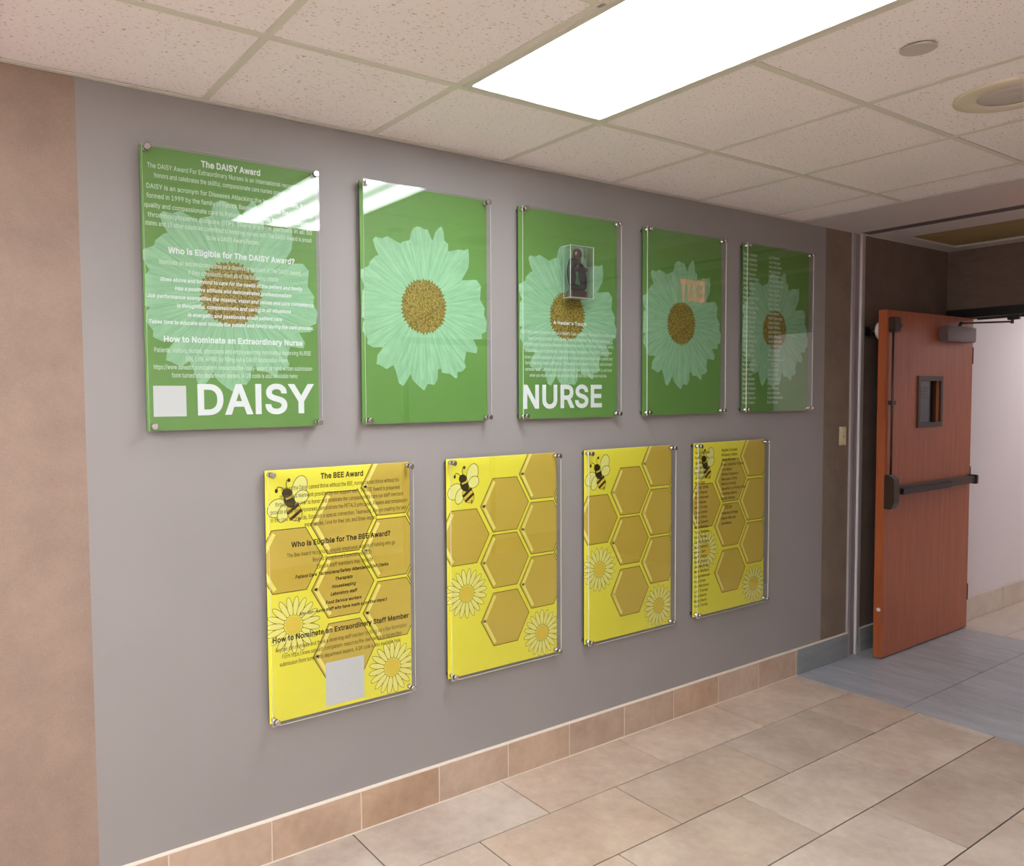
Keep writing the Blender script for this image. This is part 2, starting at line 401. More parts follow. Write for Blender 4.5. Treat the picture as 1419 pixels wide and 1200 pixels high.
c3 = struct('ceiling_alcove', (1, 5.35, H), 'pale bordered ceiling over the doorway alcove', 'ceiling')
bm = bmesh.new()
px0, px1, py0, py1 = .10, 2.2, 5.10, 5.74
for a, b, c, d in ((-.01, XR, 4.825, py0), (-.01, XR, py1, YE), (-.01, px0, py0, py1), (px1, XR, py0, py1)):
    addbox(bm, a-1, b-1, c-5.35, d-5.35, 0, .06)
bmobj('border', bm, M['drywall'], c3)
box('olive_panel', px0, px1, py0, py1, H+.012, H+.03, M['olive'], c3)
c4 = box('ceiling_corridor', -.04, 2.52, 6.02, 12.1, H, H+.1, M['drywall']); tag(c4, 'pale corridor ceiling beyond the doorway', 'ceiling', kind='structure')

# ------------------------------------------------------------------ light fixtures
def fixture(x0, x1, y0, y1, label, lens, name='ceiling_light', group=None):
    cx, cy = (x0+x1)/2, (y0+y1)/2
    t = thing(name, (cx, cy, H), label, 'light', group)
    bm = bmesh.new(); a, b, c, d = x0+tb-cx, x1-tb-cx, y0+tb-cy, y1-tb-cy; f = .022
    for q in ((a, b, c, c+f), (a, b, d-f, d), (a, a+f, c+f, d-f), (b-f, b, c+f, d-f)): addbox(bm, *q, -.003, .006, .0015)
    bmobj('light_frame', bm, M['frame_light'], t)
    bm = bmesh.new(); addbox(bm, a+f-.004, b-f+.004, c+f-.004, d-f+.004, .001, .004)
    bmobj('prismatic_lens', bm, lens, t)
    bm = bmesh.new(); addbox(bm, a, b, c, d, .006, .09); bmobj('housing', bm, M['frame_light'], t)
    return t
labs = ['bright rectangular fluorescent ceiling light above the green posters', 'rectangular ceiling light behind the photographer near the poster wall',
        'added unseen ceiling light near the cream wall, beside the photographer', 'added unseen ceiling light near the cream wall, behind the photographer', 'added unseen ceiling light nearest the near end wall', 'added unseen ceiling light in the corner between the cream walls']
for (ix, iy), lb in zip(light_cells, labs):
    fixture(GX[ix], GX[ix+2], GY[iy], GY[iy+1], lb, M['lens'])
for cy, lb in ((7.3, 'corridor ceiling light nearest the doorway'), (10.0, 'corridor ceiling light at the far end')):
    t = thing('corridor_light', (1.3, cy, H), lb, 'light')
    box('light_frame', .68, 1.92, cy-.32, cy+.32, H-.012, H, M['frame_light'], t, .002)
    box('prismatic_lens', .71, 1.89, cy-.29, cy+.29, H-.015, H-.011, M['lens_far'], t)

def lathe(bm, prof, seg=48, mi=0):
    rings = []
    for r_, z in prof:
        rings.append([bm.verts.new((r_*math.cos(2*math.pi*k/seg), r_*math.sin(2*math.pi*k/seg), z)) for k in range(seg)])
    for a, b in zip(rings, rings[1:]):
        for k in range(seg):
            f = bm.faces.new((a[k], b[k], b[(k+1) % seg], a[(k+1) % seg])); f.smooth = True; f.material_index = mi
    f = bm.faces.new(rings[-1]); f.material_index = mi
t = thing('ceiling_speaker', (1.469, 2.948, H), 'round flush ceiling speaker with cream ring and grey grille', 'speaker')
bm = bmesh.new(); lathe(bm, [(.160, .004), (.160, -.002), (.154, -.004), (.100, -.006), (.094, -.003), (.09, .003)]); bmobj('trim_ring', bm, M['cream_ring'], t)
bm = bmesh.new(); lathe(bm, [(.094, .003), (.092, -.003), (.06, -.005), (.02, -.0055)]); bmobj('grille', bm, M['cap'], t)
t = thing('sprinkler_cover', (1.474, 2.334, H), 'small round sprinkler cover plate on the ceiling tile', 'cover plate')
bm = bmesh.new(); lathe(bm, [(.034, .006), (.034, .001), (.046, .0005), (.046, -.0025), (.043, -.004)]); bmobj('cover_disc', bm, M['cap'], t)

# ------------------------------------------------------------------ printed art
# letter outlines of a plain sans alphabet: character, advance, then x,y contours in 1/1000 em
GLYPHS = '''
!196 128,160 132,509 63,509 67,160/130,9 143,41 130,73 98,86 66,73 52,41 66,9 98,-4
'206 128,318 136,509 70,509 78,318
(273 95,131 111,55 128,4 150,-46 177,-96 236,-96 209,-38 188,16 172,67 160,115 154,161 151,207 154,258 161,313 174,370 191,428 212,485 236,539 177,539 153,494 132,441 114,384 101,324 92,264 89,207
)273 97,-96 123,-47 144,3 161,53 178,130 184,207 181,264 173,323 159,384 142,441 121,494 97,539 37,539 62,485 82,428 99,370 112,313 119,258 122,207 120,162 113,116 102,69 86,18 64,-37 37,-96
,188 84,-119 137,71 68,71 38,-119
-453 114,244 114,188 337,188 337,244
.188 128,9 141,41 128,73 95,87 63,73 50,41 63,9 95,-4
/249 178,533 14,-76 71,-76 235,533
0453 279,1 323,24 359,62 384,113 400,178 405,254 400,330 384,395 358,447 323,484 279,508 227,516 174,508 130,484 95,447 69,395 53,330 48,254 53,178 69,113 95,62 130,24 174,1 227,-7|192,56 163,74 140,103 123,144 113,194 109,254 113,314 123,365 140,405 163,435 192,453 227,460 261,453 290,435 313,405 330,365 340,314 344,254 340,194 330,144 313,103 290,74 261,56 227,50
1453 391,0 391,55 76,55 76,0/198,509 86,427 86,358 209,448 212,448 212,0 276,0 276,509
2453 389,0 389,57 153,57 153,60 267,180 336,259 357,290 371,318 378,345 381,372 376,411 361,445 337,474 306,497 268,511 225,516 182,511 143,496 111,473 86,442 71,405 66,362 127,362 130,390 139,413 172,447 196,457 224,460 273,449 308,419 320,371 311,327 299,305 282,282 234,229 64,47 64,0
3453 266,-2 309,12 344,36 370,66 387,103 393,145 387,186 371,222 344,253 308,276 264,288 211,289 211,278 372,461 372,509 70,509 70,452 288,452 288,448 157,299 157,248 201,248 242,244 275,234 299,217 316,196 326,172 329,145 325,116 315,93 297,74 275,61 248,53 219,50 191,52 165,59 126,87 109,132 44,132 52,91 70,57 98,30 133,10 173,-3 218,-7
4453 413,105 413,163 109,163 109,166 311,509 247,509 40,158 40,105/343,0 343,318 282,318 282,146 282,121 282,0
5453 268,-1 309,15 343,41 369,76 385,117 391,163 388,199 379,231 364,260 345,285 321,306 294,321 263,330 229,334 203,331 178,325 136,301 134,301 151,452 366,452 366,509 96,509 67,253 128,246 167,268 218,277 248,273 275,262 297,244 314,221 324,193 328,162 324,131 314,104 298,82 276,64 250,53 221,50 173,60 138,89 122,130 60,130 66,93 83,60 108,32 140,11 178,-2 221,-7
6453 271,-2 310,14 343,39 368,73 384,112 389,157 384,201 370,240 346,271 316,295 278,309 235,314 196,307 165,288 145,261 151,261 322,509 252,509 137,340 102,285 80,239 68,199 64,162 69,115 84,74 109,40 142,15 182,-1 226,-7|198,52 174,63 153,79 138,102 128,128 125,158 128,188 138,214 153,235 174,252 198,262 226,265 254,262 279,251 299,235 314,213 324,187 327,157 324,128 314,101 299,79 279,63 254,52 226,48
7453 165,0 391,449 391,509 62,509 62,452 323,452 323,448 97,0
8453 275,-2 317,11 352,33 378,62 395,96 401,135 397,166 387,195 372,220 351,241 327,256 300,265 300,267 333,282 359,308 376,342 382,380 377,417 361,450 337,477 306,498 269,511 226,516 184,511 146,498 114,477 90,450 75,417 70,380 76,342 93,308 119,282 153,267 153,265 125,256 101,241 81,220 65,195 55,166 52,135 57,96 74,62 101,33 136,11 178,-2 226,-7|195,52 167,60 129,91 115,139 119,165 130,189 147,208 169,223 196,232 226,235 256,232 283,223 305,208 322,189 333,165 337,139 323,91 285,60 258,52 226,49|178,300 145,330 133,376 145,420 177,449 226,460 275,449 308,420 319,376 307,330 274,300 226,290
9453 182,510 143,494 110,469 85,436 69,397 64,352 68,307 83,269 106,237 137,214 175,199 218,195 257,202 287,221 307,248 301,248 130,0 200,0 315,168 350,224 373,270 385,309 389,347 384,393 368,434 343,468 310,494 271,510 226,516|254,457 279,446 299,429 314,407 324,381 327,350 324,321 314,295 299,273 279,257 254,247 226,243 199,247 174,257 154,274 138,295 129,322 125,352 129,381 138,407 154,429 174,446 199,457 226,460
:188 128,9 141,41 128,73 95,87 63,73 50,41 63,9 95,-4/128,284 141,316 128,349 95,362 63,349 50,316 63,284 95,271
?358 194,152 194,158 200,205 219,235 254,261 284,284 306,311 319,344 324,382 319,418 306,451 284,478 255,498 219,511 178,516 138,511 103,499 73,479 49,452 33,418 27,378 92,378 106,425 137,453 178,462 220,452 250,425 262,384 258,357 247,334 230,314 209,298 168,269 141,230 134,200 132,159 132,152/196,9 209,41 196,73 164,86 131,73 118,41 131,9 164,-4
A480 85,0 191,302 213,371 245,478 232,478 264,372 287,302 395,0 463,0 276,509 201,509 16,0/370,142 370,199 110,199 110,142
B456 247,0 301,4 344,18 377,39 400,67 413,100 418,136 414,173 402,203 385,227 363,245 339,257 315,262 315,267 356,286 387,320 395,344 398,374 394,410 381,442 359,469 329,491 289,504 241,509 60,509 60,0|125,231 248,231 279,228 306,218 342,184 355,137 349,105 330,80 296,63 245,57 125,57|125,452 240,452 283,446 313,429 330,403 336,372 323,326 288,296 265,288 238,285 125,285
C510 305,-4 341,5 373,19 402,38 428,62 448,91 463,124 473,160 408,160 389,114 357,81 315,60 267,53 223,59 184,76 151,105 125,145 109,194 103,254 109,314 125,364 150,403 184,432 223,450 267,456 315,449 357,428 389,395 408,348 473,348 463,385 448,418 427,447 402,471 373,490 340,504 305,513 267,516 205,508 150,484 104,445 70,393 48,329 40,254 48,179 70,115 104,63 150,25 205,1 267,-7
D502 291,8 351,31 398,68 433,119 455,181 462,255 455,329 433,391 399,441 353,478 294,501 225,509 93,509 93,452 221,452 275,446 320,428 354,399 379,361 394,312 399,255 394,198 379,149 354,110 318,81 272,63 215,57 96,57 96,0 219,0/60,509 60,0 125,0 125,509
E419 375,0 375,57 125,57 125,229 355,229 355,286 125,286 125,452 372,452 372,509 60,509 60,0
F410 125,0 125,221 346,221 346,278 125,278 125,452 369,452 369,509 60,509 60,0
G520 326,0 377,19 419,50 451,91 471,141 478,200 478,256 283,256 283,199 434,199 415,202 410,160 396,123 374,93 345,71 309,57 269,53 224,59 184,76 151,105 125,145 109,194 103,254 109,314 125,364 150,404 183,432 222,450 265,456 315,448 356,427 387,393 408,349 474,349 465,384 449,416 429,445 403,469 374,489 340,504 304,513 265,516 203,508 149,484 103,445 69,393 47,329 40,254 47,179 69,116 104,64 149,25 205,1 269,-7
H517 125,0 125,232 392,232 392,0 457,0 457,509 392,509 392,289 125,289 125,509 60,509 60,0
I185 60,0 125,0 125,509 60,509
J396 246,3 294,33 326,81 336,145 336,509 272,509 272,145 266,104 248,74 220,56 185,50 149,56 122,74 104,104 98,145 98,173 33,173 33,145 44,81 75,33 124,3 185,-7
K467 228,276 231,276 448,509 364,509 212,344 174,303 139,261 104,216 104,145/125,0 125,193 124,225 125,334 125,509 60,509 60,0/449,0 228,309 188,259 372,0
L393 361,0 361,57 125,57 125,509 60,509 60,0
M628 122,0 122,291 122,328 121,372 120,416 119,457 112,457 129,408 145,361 159,321 170,291 286,0 342,0 456,291 467,322 482,363 498,409 513,457 507,457 506,413 505,369 504,327 504,291 504,0 568,0 568,509 476,509 352,187 342,158 330,121 318,83 307,49 322,49 311,84 299,123 287,159 277,187 152,509 60,509 60,0
N523 125,0 125,291 124,328 122,384 119,454 108,452 148,381 177,331 202,290 387,0 463,0 463,509 399,509 399,195 399,157 401,108 405,54 414,55 388,107 363,151 343,183 136,509 60,509 60,0
O533 329,1 384,25 429,63 464,115 486,179 493,254 486,329 464,393 429,445 384,484 329,508 267,516 205,508 150,484 105,445 70,393 48,329 40,254 48,179 70,115 105,63 150,25 205,1 267,-7|223,59 184,76 151,105 125,144 109,194 103,254 109,314 125,364 151,404 184,433 223,450 267,456 310,450 349,433 383,404 408,365 425,314 430,254 425,194 408,144 383,105 349,76 310,59 267,53
P445 125,0 125,452 232,452 268,449 297,439 318,423 333,402 342,376 344,348 342,319 333,294 318,272 297,256 269,246 233,242 109,242 109,186 235,186 289,191 332,207 366,233 390,265 404,304 409,348 404,391 390,430 366,462 332,487 289,503 235,509 60,509 60,0
Q533 331,46 346,27 401,-48 468,-48 384,65 369,85 313,159 245,159/329,1 384,25 429,63 464,115 486,179 493,254 486,329 464,393 429,445 384,484 329,508 267,516 205,508 150,484 105,445 70,393 48,329 40,254 48,179 70,115 105,63 150,25 205,1 267,-7|223,59 184,76 151,105 125,144 109,194 103,254 109,314 125,364 151,404 184,433 223,450 267,456 310,450 349,433 383,404 408,365 425,314 430,254 425,194 408,144 383,105 349,76 310,59 267,53
R449 125,0 125,452 233,452 269,449 298,440 334,405 342,380 345,352 342,324 334,300 298,267 269,258 234,255 96,255 96,198 236,198 289,203 333,217 367,240 390,271 405,309 409,352 405,395 390,433 367,465 333,489 290,504 236,509 60,509 60,0/428,0 303,229 230,229 353,0
S447 278,-4 323,11 360,34 386,64 403,99 408,139 405,171 395,198 379,220 359,238 336,252 312,264 264,279 212,293 169,308 131,334 115,376 129,418 167,448 194,456 225,459 267,453 302,437 326,412 337,378 401,378 394,415 377,449 351,476 316,498 275,511 227,516 180,511 138,498 102,476 75,448 58,413 52,372 60,326 86,289 128,260 184,239 245,222 296,205 332,179 346,139 329,92 311,74 286,60 257,52 224,49 194,52 166,59 142,71 123,88 110,110 104,137 38,137 46,96 64,60 91,31 128,9 172,-4 224,-9
T449 193,452 193,0 257,0 257,452 417,452 417,509 32,509 32,452
U517 315,-2 363,15 403,43 433,80 451,124 457,173 457,509 393,509 393,178 389,144 377,113 357,87 331,68 298,56 259,52 220,56 187,68 160,87 141,113 128,144 124,178 124,509 60,509 60,173 66,124 85,80 114,43 154,15 203,-2 259,-8
V480 278,0 463,509 395,509 290,206 267,138 235,31 248,31 215,137 192,206 84,509 16,509 204,0
W686 230,0 318,323 335,395 350,475 336,475 351,391 368,323 455,0 530,0 670,509 603,509 523,196 510,145 499,94 488,40 497,40 486,94 474,145 462,196 380,509 306,509 224,196 211,145 200,94 189,40 197,40 187,94 175,145 163,196 82,509 16,509 155,0
X474 91,0 182,129 206,166 225,196 244,231 230,231 250,195 268,165 292,129 382,0 456,0 259,287 259,239 446,509 374,509 298,400 272,361 252,329 232,292 243,292 223,329 204,361 178,400 104,509 29,509 217,236 217,284 18,0
Y472 268,0 268,208 455,509 381,509 280,344 251,293 224,230 250,230 222,292 192,344 91,509 16,509 203,208 203,0
Z438 399,0 399,57 214,57 152,57 90,54 97,33 134,81 169,129 397,462 397,509 40,509 40,452 223,452 285,452 348,454 341,476 306,431 273,385 42,46 42,0
a389 190,-6 215,1 252,25 272,52 277,52 277,0 337,0 337,251 333,290 322,320 306,343 286,360 239,379 194,384 163,382 133,375 104,364 79,346 57,322 41,291 100,274 118,301 149,322 196,331 240,322 267,297 276,257 276,255 265,235 234,227 178,220 125,211 78,193 43,161 34,138 30,108 35,73 48,45 68,22 94,5 126,-5 160,-9|130,52 102,72 92,105 103,139 134,159 175,168 200,171 231,176 259,182 276,190 276,138 263,93 228,59 202,49 170,45
b424 274,-2 313,16 346,45 370,84 385,133 390,189 385,245 370,293 345,332 313,361 274,378 229,384 197,381 171,373 137,346 118,319 114,319 114,509 53,509 53,0 112,0 112,59 118,59 138,31 172,4 198,-5 229,-8|188,51 162,65 140,86 125,115 116,150 113,189 116,229 125,263 140,291 161,312 188,325 220,330 253,325 280,311 301,290 316,261 325,227 328,189 325,151 316,117 301,88 279,66 253,51 220,47
c396 235,-6 261,-1 306,21 341,56 363,102 304,117 292,89 271,66 243,52 207,46 173,51 145,66 124,89 108,117 99,151 96,187 99,224 108,258 124,287 145,310 173,325 207,330 242,325 270,311 290,289 303,262 362,277 340,322 305,356 260,377 234,383 207,384 159,378 117,360 82,330 56,291 40,243 34,187 40,133 56,85 82,46 117,16 159,-2 207,-8
d424 227,-5 252,4 287,31 307,59 313,59 313,0 372,0 372,509 311,509 311,319 306,319 287,346 253,373 228,381 196,384 151,378 112,361 79,332 55,293 39,245 34,189 39,133 55,84 79,45 111,16 151,-2 195,-8|172,51 145,66 124,88 109,117 99,151 96,189 99,227 108,261 124,290 145,311 172,325 205,330 237,325 263,312 284,291 300,263 309,229 312,189 309,150 299,115 284,86 263,65 236,51 205,47
e404 249,-5 283,4 311,19 335,39 353,63 365,91 306,105 285,73 254,53 212,46 179,50 151,61 128,80 110,106 100,139 96,178 96,211 99,241 109,270 125,294 146,313 173,326 205,330 237,326 263,314 283,294 298,269 307,237 310,202 338,221 75,221 75,169 371,169 371,194 368,242 357,282 341,315 319,341 294,361 266,374 236,382 205,384 157,378 115,359 81,329 55,290 39,242 34,187 40,132 56,85 82,46 117,16 161,-2 212,-8
f254 6,379 6,327 228,327 228,379/142,0 142,419 154,460 195,474 215,472 227,468 243,521 222,527 187,530 161,527 135,519 113,505 96,486 84,461 81,432 81,0
g425 251,-147 291,-136 324,-117 350,-90 367,-54 372,-9 372,379 313,379 313,319 308,319 288,346 253,373 228,382 196,384 152,378 112,361 80,332 55,293 39,246 34,191 39,136 55,90 80,53 113,27 152,10 195,5 227,8 252,16 287,41 306,68 311,68 311,-6 304,-47 282,-75 249,-92 207,-97 178,-95 154,-88 122,-66 101,-41 51,-69 64,-91 82,-110 105,-127 134,-140 168,-148 207,-151|172,63 145,76 124,96 109,123 99,155 96,193 99,229 109,262 124,290 145,312 172,325 205,330 237,325 264,312 285,291 300,264 309,231 312,193 309,154 300,121 285,95 264,75 237,63 205,59
h410 117,257 126,283 161,317 210,329 246,323 273,304 290,275 296,235 296,0 357,0 357,240 353,285 341,321 321,349 295,369 264,380 227,384 187,379 152,362 124,332 102,287 114,287 114,509 53,509 53,0 114,0 114,227
i167 114,0 114,379 53,379 53,0/114,455 126,483 114,512 84,524 54,512 41,483 54,455 84,443
j167 53,-29 40,-72 2,-87 -10,-87 -10,-143 4,-143 37,-139 65,-129 86,-113 102,-90 111,-63 114,-30 114,379 53,379/114,455 126,483 114,512 83,524 53,512 41,483 53,455 83,443
k381 177,199 184,199 360,379 284,379 121,212 110,212 110,137/114,0 114,509 53,509 53,0/372,0 191,229 148,186 294,0
l189 162,-1 181,3 170,54 160,53 146,52 120,62 114,99 114,509 53,509 53,84 58,47 74,20 101,3 139,-2
m610 114,0 114,238 117,266 126,289 158,320 199,330 229,326 253,311 269,288 274,260 274,0 335,0 335,247 345,290 374,320 419,330 447,326 473,313 490,289 496,254 496,0 557,0 557,255 553,296 541,328 522,354 497,372 468,383 437,386 407,383 381,375 357,361 337,343 322,321 312,295 321,295 309,331 287,361 257,380 219,386 172,376 132,346 118,323 108,295 112,295 112,379 53,379 53,0
n410 117,257 126,283 161,317 210,329 246,323 273,304 290,275 296,235 296,0 357,0 357,240 353,285 341,321 321,349 295,369 264,380 227,384 187,379 152,362 124,332 102,287 112,287 112,379 53,379 53,0 114,0 114,227
o415 256,-2 299,16 333,46 359,85 376,133 381,187 376,243 359,291 333,330 299,360 256,378 207,384 159,378 117,360 82,330 56,291 40,243 34,187 40,133 56,85 82,46 117,16 159,-2 207,-8|173,51 145,66 124,89 108,117 99,151 96,187 99,224 108,258 124,287 145,310 173,325 207,330 242,325 270,310 292,287 307,258 316,224 319,187 316,151 307,117 292,89 270,66 242,51 207,46
p424 114,-143 114,59 118,59 138,31 173,4 198,-5 229,-8 274,-2 313,16 346,45 370,84 385,133 390,189 385,245 370,293 345,332 313,361 274,378 229,384 197,381 171,373 137,346 118,319 112,319 112,379 53,379 53,-143|188,51 162,65 140,86 125,115 116,150 113,189 116,229 125,263 140,291 161,312 188,325 220,330 253,325 280,311 301,290 316,261 325,227 328,189 325,151 316,117 301,88 279,66 253,51 220,47
q424 372,379 313,379 313,319 307,319 287,346 253,373 228,381 196,384 151,378 112,361 79,332 55,293 39,245 34,189 39,133 55,84 79,45 111,16 151,-2 195,-8 227,-5 252,4 287,31 306,59 311,59 311,-143 372,-143|172,51 145,66 124,88 109,117 99,151 96,189 99,227 108,261 124,290 145,311 172,325 205,330 237,325 263,312 284,291 300,263 309,229 312,189 309,150 299,115 284,86 263,65 236,51 205,47
r259 114,0 114,237 126,284 159,315 207,326 230,324 243,322 243,384 229,384 213,385 181,380 152,367 130,347 115,321 112,321 112,379 53,379 53,0
s365 223,-5 260,6 290,24 312,47 326,75 331,107 325,142 306,171 275,194 229,209 172,223 144,232 124,243 109,277 131,317 156,329 187,333 219,328 243,316 268,277 324,290 314,316 299,339 279,358 254,372 223,381 187,384 149,381 115,370 87,354 65,332 51,305 47,274 53,237 72,208 104,186 149,170 212,155 254,136 268,103 244,62 217,50 181,45 150,49 124,60 105,79 94,107 36,94 45,63 62,38 84,18 112,3 145,-5 182,-8
t227 6,379 6,327 204,327 204,379/65,93 72,52 92,21 125,2 168,-4 192,-3 213,2 202,54 185,51 170,50 136,61 126,98 126,471 65,471
u410 222,0 257,17 286,47 307,92 298,92 298,0 357,0 357,379 296,379 296,153 293,122 283,97 249,62 200,50 164,56 137,75 119,105 114,144 114,379 53,379 53,139 57,95 69,59 89,31 115,11 146,-1 182,-5
v389 226,0 371,379 305,379 224,155 203,87 184,21 206,21 187,87 165,155 84,379 17,379 163,0
w567 199,0 248,172 263,225 277,280 291,338 277,338 291,280 305,225 319,172 368,0 429,0 545,379 480,379 434,214 413,135 391,41 402,41 382,136 362,214 316,379 252,379 206,214 186,135 165,41 175,41 154,137 133,214 87,379 23,379 138,0
x379 91,0 148,85 178,136 205,182 173,182 200,136 231,85 287,0 358,0 209,214 209,169 352,379 282,379 233,306 202,253 175,206 207,206 179,253 147,306 100,379 29,379 171,171 171,218 21,0
y389 65,-143 91,-145 139,-136 177,-107 191,-85 204,-58 371,379 305,379 224,155 202,87 184,21 206,21 187,87 165,155 84,379 17,379 163,-1 151,-36 130,-74 104,-89 71,-87 61,-86 47,-139
z380 339,0 339,56 126,56 126,60 333,331 333,379 48,379 48,323 254,323 254,320 42,46 42,0
'''
GLYPHS_FINE = '''
D502 249,1 277,5 303,11 328,20 351,31 376,48 398,68 417,92 433,119 443,142 451,168 457,195 460,224 462,255 460,286 457,315 451,342 444,367 433,391 418,418 399,441 377,461 353,478 325,492 294,501 261,507 225,509 93,509 93,452 221,452 249,450 275,446 299,438 320,428 344,410 364,388 379,361 388,337 394,312 398,285 399,255 398,226 394,198 388,172 379,149 363,122 343,99 318,81 296,70 272,63 244,58 215,57 96,57 96,0 219,0/60,509 60,0 125,0 125,509
A480 85,0 191,302 213,371 245,478 232,478 264,372 287,302 395,0 463,0 276,509 201,509 16,0/370,142 370,199 110,199 110,142
I185 60,0 125,0 125,509 60,509
S447 252,-8 278,-4 302,2 323,11 349,25 370,43 386,64 399,87 406,112 408,139 407,161 402,180 395,198 379,220 359,238 336,252 312,264 264,279 212,293 169,308 148,319 131,334 119,352 115,376 118,398 129,418 145,435 167,448 185,454 204,457 225,459 254,456 280,449 302,437 320,421 332,402 337,378 401,378 398,403 390,427 377,449 360,468 340,484 316,498 289,508 259,514 227,516 195,514 165,508 138,498 113,484 92,468 75,448 62,425 54,400 52,372 56,341 67,313 86,289 105,274 128,260 154,249 184,239 245,222 296,205 316,193 332,179 342,161 346,139 341,114 329,92 311,74 286,60 267,54 246,50 224,49 194,52 166,59 142,71 123,88 110,110 104,137 38,137 42,109 51,83 64,60 81,40 102,23 128,9 149,1 172,-4 197,-8 224,-9
Y472 268,0 268,208 455,509 381,509 280,344 251,293 224,230 250,230 222,292 192,344 91,509 16,509 203,208 203,0
N523 125,0 125,291 124,328 122,384 119,454 108,452 148,381 177,331 202,290 387,0 463,0 463,509 399,509 399,195 399,157 401,108 405,54 414,55 388,107 363,151 343,183 136,509 60,509 60,0
U517 288,-7 315,-2 340,5 363,15 391,33 414,55 433,80 443,101 451,124 456,148 457,173 457,509 393,509 393,178 391,155 385,133 377,113 364,95 349,80 331,68 309,59 285,53 259,52 232,53 208,59 187,68 169,80 153,95 141,113 132,133 126,155 124,178 124,509 60,509 60,173 62,148 66,124 74,101 85,80 103,55 126,33 154,15 177,5 203,-2 230,-7 259,-8
R449 125,0 125,452 233,452 258,451 279,446 298,440 319,425 334,405 342,380 345,352 342,324 334,300 319,281 298,267 280,260 258,256 234,255 96,255 96,198 236,198 264,199 289,203 312,209 333,217 356,232 376,250 390,271 401,296 407,323 409,352 407,381 401,408 390,433 376,455 356,473 333,489 313,497 290,504 264,507 236,509 60,509 60,0/428,0 303,229 230,229 353,0
E419 375,0 375,57 125,57 125,229 355,229 355,286 125,286 125,452 372,452 372,509 60,509 60,0
X474 91,0 182,129 206,166 225,196 244,231 230,231 250,195 268,165 292,129 382,0 456,0 259,287 259,239 446,509 374,509 298,400 272,361 252,329 232,292 243,292 223,329 204,361 178,400 104,509 29,509 217,236 217,284 18,0
'''
from mathutils.geometry import delaunay_2d_cdt
def _parse(txt):
    d = {}
    for ln in txt.strip('\n').split('\n'):
        ch, rest = ln[0], ln[1:]; adv, cs = rest.split(' ', 1)
        d[ch] = (int(adv)/1000, [[[tuple(int(q)/1000 for q in xy.split(',')) for xy in c.split(' ')] for c in g_.split('|')] for g_ in cs.split('/')])
    return d
GL, GLF = _parse(GLYPHS), _parse(GLYPHS_FINE); CAPH = .509
def _grow(lp, off):
    """move a closed contour outwards (its inside lies to the left) with mitred corners"""
    P = [Vector(p) for p in lp]; P = [p for i, p in enumerate(P) if (p-P[i-1]).length > 1e-4]; n = len(P); out = []
    for i in range(n):
        d0 = (P[i]-P[i-1]).normalized(); d1 = (P[(i+1) % n]-P[i]).normalized()
        n0 = Vector((d0.y, -d0.x)); n1 = Vector((d1.y, -d1.x)); m = n0+n1
        if m.length < .2: out.append(tuple(P[i]+n0*off)); continue
        m.normalize(); out.append(tuple(P[i]+m*min(off/max(m.dot(n0), .3), off*2)))
    return out
_tess = {}
def glyph(T, c, bold):
    k = (T is GLF, c, bold)
    if k not in _tess:
        loops = [_grow(l, bold) if bold else l for grp in T[c][1] for l in grp]
        pts, edges = [], []
        for l in loops:
            b = len(pts); pts += [Vector(p) for p in l]; edges += [(b+i, b+(i+1) % len(l)) for i in range(len(l))]
        vo, _, fo, *_r = delaunay_2d_cdt(pts, edges, [], 0, 1e-6)
        def wind(x, y):
            w_ = 0
            for l in loops:
                for (x0, y0), (x1, y1) in zip(l, l[1:]+l[:1]):
                    if (y0 > y) != (y1 > y) and x < (x1-x0)*(y-y0)/(y1-y0)+x0: w_ += 1 if y1 > y0 else -1
            return w_
        flat = [(v.x, v.y) for v in vo]
        tris = [f for f in fo if wind(sum(vo[i].x for i in f)/3, sum(vo[i].y for i in f)/3) > 0]
        _tess[k] = (flat, tris)
    return T[c][0], *_tess[k]
def put_text(bm, s, ya, yb, zmid, cap, bold=0, shear=0, x=0):
    """letters on a plane of constant x, from ya to yb, capitals centred on zmid; bold thickens every stroke"""
    T = GLF if all(c in GLF for c in s) else GL
    tot = sum((T[c][0]+bold) if c in T else .19 for c in s); k = (yb-ya)/tot; sc = cap/(CAPH+2*bold); pen = 0
    for c in s:
        if c not in T: pen += .19; continue
        adv, flat, tris = glyph(T, c, bold)
        vs = [bm.verts.new((x, ya+(pen+px+shear*py)*k, zmid+(py-CAPH/2)*sc)) for px, py in flat]
        for t3 in tris:
            if len(set(t3)) == 3: bm.faces.new([vs[i] for i in t3])
        pen += adv+bold

